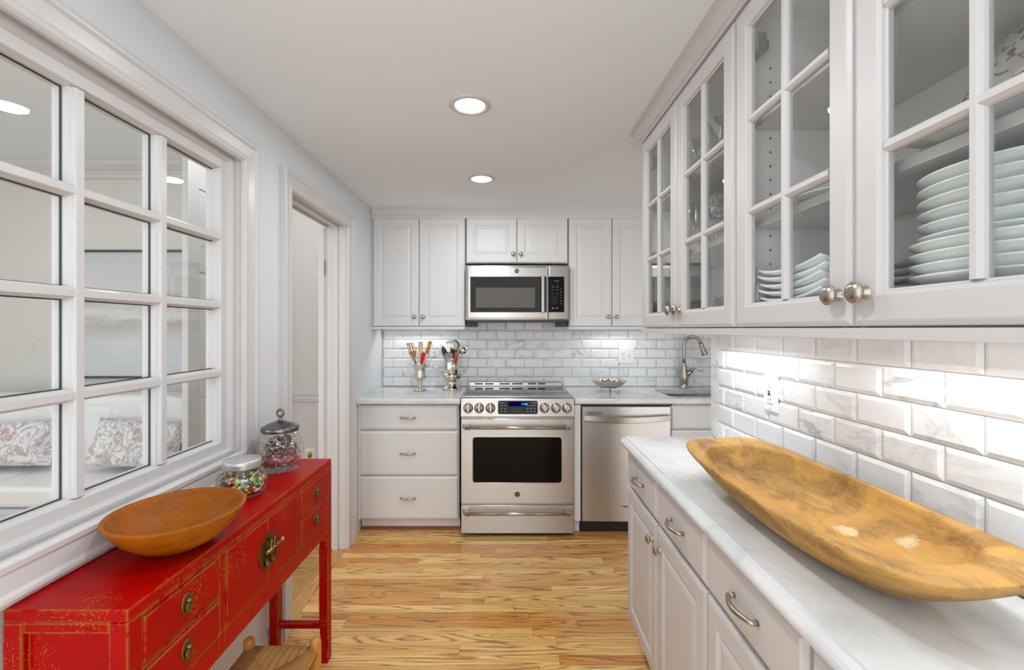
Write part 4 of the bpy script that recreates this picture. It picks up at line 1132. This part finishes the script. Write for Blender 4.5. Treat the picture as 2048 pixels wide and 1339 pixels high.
for x, y, z in pos:
    k = rb.choices(range(len(beancol)), [14, 9, 14, 13, 7, 8, 10, 9, 7, 6, 8])[0]
    single('jelly_bean', bm_[k], '%s jelly bean inside the squat glass candy jar' % beancol[k][0], 'candy', (x, y, z), (rb.uniform(-.7, .7), rb.uniform(-.7, .7), rb.uniform(0, 6.28)), group='%s jelly beans in the candy jar' % beancol[k][0])

CX_, CY_ = -.880, 1.742
t = thing('crystal_jar', 'cut crystal jar with a silver lid at the far end of the red console', 'jar', (CX_, CY_, TT))
wob = lambda a, h: 1 + .012 * math.cos(24 * a)
MB().lathe([(.001, 0), (.062, 0), (.064, .004), (.060, .010), (.064, .018), (.078, .045), (.0845, .080), (.083, .110), (.074, .140), (.064, .154), (.062, .158)], n=96, wob=wob).lathe([(.058, .158), (.060, .152), (.069, .138), (.077, .110), (.0785, .08), (.072, .047), (.058, .022), (.001, .018)], n=48).build('crystal_body', M_crystal, t)
mb = MB()
for k in range(6):     # fans of cut grooves round the body
    a0 = 2 * PI * k / 6 + .3
    for j in range(9):
        b = PI * 2 * j / 9
        p = []
        for s in (.25, 1.0):
            aa = a0 + s * .36 * math.cos(b); zz = .088 + s * .034 * math.sin(b); rr = .0852 - 6.0 * (zz - .085) ** 2
            p.append((rr * math.cos(aa), rr * math.sin(aa), zz))
        mb.tube(p, [.0016, .0006], 5)
mb.build('cut_pattern', M_crystal, t)
ld = MB().lathe([(.063, .150), (.0675, .150), (.069, .153), (.069, .164), (.067, .167), (.058, .171), (.053, .1715), (.049, .176), (.040, .180), (.022, .187), (.010, .190), (.006, .196), (.007, .200), (.004, .204), (.001, .205)], n=56).build('silver_lid', M_silverdark, t)
mb = MB().tube(arc((0, 0, .2185), .0125, 0, 360, 24)[:-1], .0042, 8, closed=True)
for k in range(8): mb.ball((.015 * math.cos(PI * k / 4), 0, .2185 + .015 * math.sin(PI * k / 4)), .0036, 8, 5)
mb.build('ring_finial', M_silverdark, ld)
mb = MB(); rr_ = random.Random(11)
for k in range(90):
    a, r, z = rr_.uniform(0, 6.28), .055 * math.sqrt(rr_.random()), rr_.uniform(.055, .125)
    r *= 1 - max(0, z - .09) * 9
    i0 = len(mb.v); mb.ball((0, 0, 0), rr_.uniform(.007, .013), 7, 4, (1, .8, .35))
    mb.xf(Matrix.Translation((r * math.cos(a), r * math.sin(a), z)) @ Matrix.Rotation(rr_.uniform(0, 3), 4, 'X') @ Matrix.Rotation(rr_.uniform(0, 3), 4, 'Y'), i0)
o = mb.build('potpourri', M_pine); o.location = (CX_, CY_, TT); tag(o, 'dried brown potpourri heaped inside the cut crystal jar', 'potpourri', kind='stuff')
o = MB().lathe([(.001, .02), (.05, .022), (.062, .036), (.064, .05), (.055, .056), (.001, .058)], n=32).build('pink_sachet', M_pink); o.location = (CX_, CY_, TT); tag(o, 'dusty pink layer at the bottom of the cut crystal jar', 'sachet')

# ---- stool
SXc, SYc = -.752, 1.385
t = thing('stool', 'small oak stool with a woven rush seat beside the red console', 'stool', (SXc, SYc, 0))
pw, pdp = .112, .118
for sx in (-1, 1):
    for sy in (-1, 1):
        MB().lathe([(.001, 0), (.014, 0), (.0165, .02), (.0175, .15), (.0185, .27), (.0185, .325), (.0165, .336), (.010, .343), (.001, .345)], (sx * pw, sy * pdp, 0), n=20).build('leg', M_oak, t)
for z in (.10, .19):
    for s in (-1, 1):
        MB().tube([(-pw, s * pdp, z), (pw, s * pdp, z)], .008, 10).build('rung', M_oak, t)
        MB().tube([(s * pw, -pdp, z + .03), (s * pw, pdp, z + .03)], .008, 10).build('rung', M_oak, t)
mb = MB(); NS = 30
for k in range(NS):
    x = -pw + .014 + (2 * pw - .028) * k / (NS - 1); y_ = pdp * max(0.03, abs(x) / pw)
    for s in (-1, 1):
        mb.tube([(x, s * (pdp - .004), .283), (x, s * (pdp + .012), .295), (x, s * (pdp + .006), .309), (x, s * (pdp - .02), .311), (x, s * y_, .306)], .0036, 6)
NS = 32
for k in range(NS):
    y = -pdp + .014 + (2 * pdp - .028) * k / (NS - 1); x_ = pw * max(.03, abs(y) / pdp)
    for s in (-1, 1):
        mb.tube([(s * (pw - .004), y, .283), (s * (pw + .012), y, .295), (s * (pw + .006), y, .309), (s * (pw - .02), y, .3105), (s * x_, y, .3055)], .0036, 6)
mb.box(-pw, pw, -pdp, pdp, .285, .304)
mb.build('rush_seat', M_rush, t)

# ---------------------------------------------------------------- silver on the back counter
CZ = .9144
DX, DY_ = .778, 3.335
t = thing('footed_dish', 'low silver dish on three feet on the counter beside the range', 'dish', (DX, DY_, CZ))
wob = lambda a, h: 1 + (.035 * math.cos(16 * a) if h > .07 else 0)
MB().lathe([(.001, .033), (.065, .034), (.092, .042), (.110, .060), (.122, .080), (.130, .086), (.131, .088), (.120, .0845), (.106, .064), (.088, .046), (.06, .038), (.001, .037)], n=96, wob=wob).build('bowl', M_chrome, t)
for k in range(3):
    a = math.radians(-60 + 120 * k + 10); c, s = math.cos(a), math.sin(a)
    MB().tube([(c * .062, s * .062, .040), (c * .078, s * .078, .030), (c * .072, s * .072, .016), (c * .076, s * .076, .004), (c * .090, s * .090, .003)], [.012, .007, .005, .006, .005], 10).build('foot', M_chrome, t)

UXc, UYc = -.652, 3.412
t = thing('trophy_cup', 'silver two-handled trophy cup on the counter left of the range', 'cup', (UXc, UYc, CZ))
MB().lathe([(.001, 0), (.048, 0), (.050, .005), (.046, .010), (.030, .016), (.018, .028), (.012, .038), (.015, .044), (.018, .048), (.012, .054), (.013, .064), (.030, .076), (.044, .092), (.0475, .106), (.043, .128), (.040, .150), (.044, .180), (.052, .196), (.053, .199), (.050, .1985), (.041, .18), (.037, .15), (.044, .106), (.040, .094), (.001, .080)], n=48).build('cup_body', M_chrome, t)
for s in (-1, 1):
    MB().tube([(s * .044, 0, .178), (s * .060, 0, .196), (s * .080, 0, .203), (s * .096, 0, .194), (s * .100, 0, .176), (s * .090, 0, .156), (s * .074, 0, .140), (s * .066, 0, .122), (s * .062, 0, .108), (s * .048, 0, .100)], [.003, .0035, .004, .004, .004, .0035, .003, .003, .004, .003], 10).tube([(s * .062, 0, .108), (s * .076, 0, .104)], [.003, .0015], 8).build('handle', M_chrome, t)
UX2, UY2 = -.416, 3.462
t = thing('wine_cooler', 'tall silver urn with curved side handles beside the range', 'urn', (UX2, UY2, CZ))
MB().lathe([(.001, 0), (.074, 0), (.076, .006), (.070, .014), (.054, .028), (.043, .045), (.038, .062), (.045, .072), (.062, .080), (.076, .096), (.080, .110), (.076, .120), (.062, .126), (.057, .130), (.056, .225), (.060, .236), (.064, .240), (.064, .245), (.059, .245), (.052, .232), (.051, .13), (.001, .09)], n=72, wob=lambda a, h: 1 + (.02 * math.cos(12 * a) if .128 < h < .23 else 0)).build('urn_body', M_chrome, t)
for s in (-1, 1):
    mb = MB().tube([(s * .064, 0, .092), (s * .080, 0, .120), (s * .098, 0, .140), (s * .115, 0, .158), (s * .128, 0, .168), (s * .120, 0, .176), (s * .102, 0, .166), (s * .086, 0, .148), (s * .076, 0, .126)], [.006, .006, .006, .006, .007, .006, .005, .005, .004], 10)
    for k in range(5): mb.ball((s * (.08 + .011 * k), 0, .122 + .0115 * k), .0085, 8, 5)
    mb.build('handle', M_chrome, t)

# utensils: handle object leaning in its holder, working end as a child
def utensil(name, label, base, tip, hmat, hr, head=None, hmat2=None, group=None, hfrac=1.0, roll=0.0, cat='utensil'):
    b, q = Vector(base), Vector(tip); d = q - b; Ln = d.length
    if callable(hr): mb = hr(Ln)
    else: mb = MB().tube([(0, 0, 0), (0, 0, Ln * hfrac)], hr, 10)
    o = mb.build(name, hmat); o.location = b
    zz = d.normalized(); yy = zz.cross(Vector((1, 0, 0))).normalized(); xx = yy.cross(zz)
    o.rotation_euler = (Matrix((xx, yy, zz)).transposed() @ Matrix.Rotation(roll, 3, 'Z')).to_euler()
    tag(o, label, cat, group)
    if head: head(Ln).build('head', hmat2 or hmat, o)
    return o
def paddle(L0, w, n=0.0, slots=False, rnd=.3, th=.0025, taper=.45):
    def f(Ln):
        a = Ln - L0; mb = MB()
        out = [(-w * taper, a), (-w, a + L0 * .35), (-w, Ln - w * rnd), (-w * (1 - rnd), Ln), (w * (1 - rnd), Ln + n), (w, Ln - w * rnd + n), (w, a + L0 * .35), (w * taper, a)]
        if not slots: return mb.prism(out, -th, th, 'xz')
        z0, z1 = a + L0 * .42, Ln - L0 * .12
        mb.prism([(-w * taper, a), (-w, a + L0 * .35), (-w, z0), (w, z0), (w, a + L0 * .35), (w * taper, a)], -th, th, 'xz')
        mb.prism([(-w, z1), (-w, Ln), (w, Ln + n), (w, z1)], -th, th, 'xz')
        for k in range(4):
            x = -w + 2 * w * k / 3; ww = w * .16
            mb.box(max(-w, x - ww), min(w, x + ww), -th, th, z0, z1)
        return mb
    return f
def spoon(r, ry, bowl=.3):
    return lambda Ln: MB().ball((0, -.004, Ln - ry), 1.0, 18, 10, (r, r * bowl, ry))
def whisk(r, Lw):
    def f(Ln):
        mb = MB()
        for k in range(5):
            a = PI * k / 5; pts = []
            for j in range(13):
                s = j / 12 * PI * 1; x = r * math.sin(s * 2 if False else PI * j / 12) if False else 0
                ph = 2 * PI * j / 12
                pts.append((math.cos(a) * r * math.sin(ph) * (0.6 - .4 * math.cos(ph)) , math.sin(a) * r * math.sin(ph) * (0.6 - .4 * math.cos(ph)), Ln - Lw + Lw * (1 - math.cos(ph)) / 2))
            mb.tube(pts[:-1], .0009, 5, closed=True)
        return mb
    return f
cz = CZ + .085
G1, G2 = 'utensils in the trophy cup', 'utensils in the silver urn'
def U1(dx, dz, dy=0.0): return (UXc + dx, UYc + dy, CZ + dz)
utensil('slotted_spatula', 'brown wooden slotted spatula leaning left in the trophy cup', U1(.006, .095, -.01), U1(-.072, .368, -.03), M_wood, .0055, paddle(.12, .027, -.012, True), M_wood, G1, .7, .15)
utensil('metal_skewer', 'thin metal skewer standing beside the slotted spatula', U1(.0, .092, .01), U1(-.032, .34, .01), M_nickel, .0025, None, None, G1)
utensil('wooden_paddle', 'pale flat wooden paddle upright in the middle of the trophy cup', U1(.005, .095, .008), U1(.002, .372, .015), M_woodp, .006, paddle(.16, .018), M_woodp, G1, .6)
utensil('rubber_scraper', 'short red rubber scraper in front in the trophy cup', U1(-.005, .095, -.018), U1(.036, .292, -.040), M_silicone, .005, paddle(.085, .015, 0, False, .6, .006), M_silicone, G1, .7)
utensil('basting_brush', 'wooden-handled basting brush leaning right in the trophy cup', U1(-.008, .095, .0), U1(.082, .375, .0), M_woodp, .008, lambda Ln: MB().box(-.013, .013, -.006, .006, Ln - .10, Ln - .045), M_wood, G1, .68)
b_ = [o for o in bpy.data.objects if o.name.startswith('basting_brush')][0]
Lb = (Vector(U1(.082, .375, 0)) - Vector(U1(-.008, .095, 0))).length
MB().prism([(-.014, Lb - .045), (-.018, Lb - .004), (.012, Lb + .004), (.014, Lb - .045)], -.006, .006, 'xz').build('bristles', M_bristle, b_)
utensil('thermometer_probe', 'long thin metal rod leaning far right in the trophy cup', U1(-.008, .092, .012), U1(.100, .355, .01), M_nickel, .0022, None, None, G1)
utensil('wire_whisk', 'small wire whisk at the left edge of the trophy cup', U1(.010, .095, .014), U1(-.088, .312, .02), M_nickel, .004, whisk(.022, .11), M_nickel, G1, .55)
def U2(dx, dz, dy=0.0): return (UX2 + dx, UY2 + dy, CZ + dz)
utensil('black_brush', 'black bristle brush with a wooden handle at the left of the urn', U2(.01, .14, -.028), U2(-.062, .330, -.045), M_wood, .0048, lambda Ln: MB().ball((0, 0, Ln - .040), 1.0, 14, 8, (.019, .016, .046)), M_blackut, G2)
def holes(Ln):
    mb = MB(); w, a, n = .030, Ln - .085, 5
    for i in range(n + 1):
        x = -w + 2 * w * i / n; mb.box(x - .0026, x + .0026, -.001, .001, a, Ln)
        z = a + .085 * i / n; mb.box(-w - .002, w + .002, -.0011, .0011, z - .0026, z + .0026)
    return mb
utensil('perforated_skimmer', 'square perforated steel skimmer in the middle of the urn', U2(.0, .15, -.01), U2(-.018, .352, -.018), M_chrome, .004, holes, M_chrome, G2, .7, .2)
utensil('slotted_turner', 'black slotted turner leaning right in the urn', U2(-.01, .14, -.030), U2(.030, .318, -.058), M_blackut, .005, paddle(.10, .024, -.014, True), M_blackut, G2, .6, -.15)
utensil('red_handled_whisk', 'short red looped handle sticking up at the right front of the urn', U2(.010, .15, -.038), U2(.042, .262, -.055), M_silicone, .006, lambda Ln: MB().tube(arc((0, 0, Ln), .013, 0, 360, 20)[:-1], .004, 8, closed=True), M_silicone, G2)
utensil('steel_turner', 'wide shiny steel turner at the front of the urn', U2(-.006, .15, -.036), U2(-.016, .286, -.060), M_nickel, .004, paddle(.07, .029, 0, False, .1, .001, .8), M_hinge, G2, .7)
utensil('white_spoon', 'white plastic spoon standing at the back left of the urn', U2(.005, .14, .02), U2(-.030, .385, .03), M_whiteut, .005, spoon(.022, .034), M_whiteut, G2)
utensil('spoon_strainer', 'round wire strainer standing at the back of the urn', U2(-.005, .14, .024), U2(.012, .385, .040), M_nickel, .0035, lambda Ln: MB().tube(arc((0, 0, Ln - .052), .052, 0, 360, 36)[:-1], .0025, 8, closed=True).ball((0, .012, Ln - .052), 1.0, 20, 10, (.051, .012, .051)), M_hinge, G2, .75)
utensil('cream_scraper', 'cream silicone scraper in front of the round strainer', U2(.0, .14, .006), U2(.024, .378, .012), M_wood, .005, paddle(.075, .022, -.012, False, .5, .005, .8), M_cream_ut, G2, .75)
utensil('wooden_turner', 'light wooden turner behind the ladle in the urn', U2(-.012, .14, .004), U2(.078, .330, .012), M_oak, .005, paddle(.06, .020, -.006), M_woodp, G2, .8)
utensil('steel_ladle', 'steel ladle leaning over the right rim of the urn', U2(-.02, .14, -.01), U2(.105, .325, -.02), M_chrome, .0042, spoon(.030, .026, .8), M_chrome, G2)
utensil('serving_spoon', 'steel serving spoon leaning farthest right in the urn', U2(-.02, .15, .012), U2(.128, .335, .01), M_chrome, .0036, spoon(.015, .030, .4), M_chrome, G2)
utensil('white_scoop', 'white plastic scoop leaning over the left rim of the urn', U2(.02, .14, .006), U2(-.098, .318, .0), M_whiteut, .0055, spoon(.017, .036, .5), M_whiteut, G2)
utensil('table_knife', 'thin steel knife handle pointing up at the far left of the urn', U2(.02, .14, .02), U2(-.098, .375, .03), M_nickel, .004, None, None, G2)

# ---------------------------------------------------------------- sitting room seen through the window
t = thing('sofa', 'white upholstered sofa seen through the window panes', 'sofa', (-3.1, 3.44, 0))
HW = .93
MB().box(-HW, HW, -.86, -.10, .10, .33).build('base', M_sofaw, t, bevel=.02)
MB().box(-HW, 0, -.84, -.14, .332, .455).build('seat_cushion', M_sofa, t, bevel=.03, seg=4)
MB().box(.004, HW, -.84, -.14, .332, .455).build('seat_cushion', M_sofa, t, bevel=.03, seg=4)
MB().box(-HW, HW, -.16, .0, .10, .80).build('back_frame', M_sofaw, t, bevel=.03, seg=4)
for a, b in ((-HW + .02, -.02), (.02, HW - .02)):
    m = MB()
    m.loops([[(x, y, z) for x, z in [( (a + b) / 2 + (b - a) / 2 * math.copysign(abs(math.cos(q)) ** .35, math.cos(q)), .69 + .235 * math.copysign(abs(math.sin(q)) ** .4, math.sin(q))) for q in [2 * PI * k / 48 for k in range(48)]]] for y in (-.36, -.165)], True, True)
    m.build('back_cushion', M_sofa, t, bevel=.035, seg=4)
for x in (-HW + .06, HW - .06):
    for y in (-.80, -.08): MB().lathe([(.018, 0), (.026, .10)], (x, y, 0), n=16, fill0=True).build('leg', M_brass, t)
def pillow(label, loc, w, h, rot):
    N_ = 16; vs = []; fs = []
    for s in (-1, 1):
        for i in range(N_ + 1):
            for j in range(N_ + 1):
                u, v = -1 + 2 * i / N_, -1 + 2 * j / N_
                b = max(0, (1 - u ** 4) * (1 - v ** 4)) ** .55
                k = 1 - .10 * (1 - abs(u * v)) * max(abs(u), abs(v)) ** 3
                vs.append((u * w * k, s * .075 * b, v * h * k))
    n1 = (N_ + 1) ** 2
    for i in range(N_):
        for j in range(N_):
            a = i * (N_ + 1) + j; q = (a, a + 1, a + N_ + 2, a + N_ + 1); fs.append(q); fs.append(tuple(n1 + x for x in reversed(q)))
    o = MB().add(vs, fs, True).build('pillow', M_pillow); o.location = loc; o.rotation_euler = rot
    return tag(o, label, 'pillow', 'floral pillows on the sofa')
pillow('floral throw pillow at the left end of the white sofa', (-3.28, 2.94, .625), .33, .155, (-.40, -.06, 0))
pillow('floral throw pillow nearer the right end of the white sofa', (-2.42, 2.93, .63), .31, .160, (-.40, .05, 0))
t = thing('framed_painting', 'wide grey abstract landscape in a thin black frame behind the sofa', 'painting', (-2.97, YFAR - .001, 1.0))
fw2, fh = .525, 1.0
mb = MB().sweep([(-fw2, 0), (fw2, 0), (fw2, fh), (-fw2, fh)], [(0, 0), (0, -.035), (.012, -.035), (.012, -.02), (.016, -.018), (.016, 0)], True); mb.build('frame', M_frame, t)
cv = MB().box(-fw2 + .014, fw2 - .014, -.016, -.004, .014, fh - .014).build('canvas', M_canvas, t)
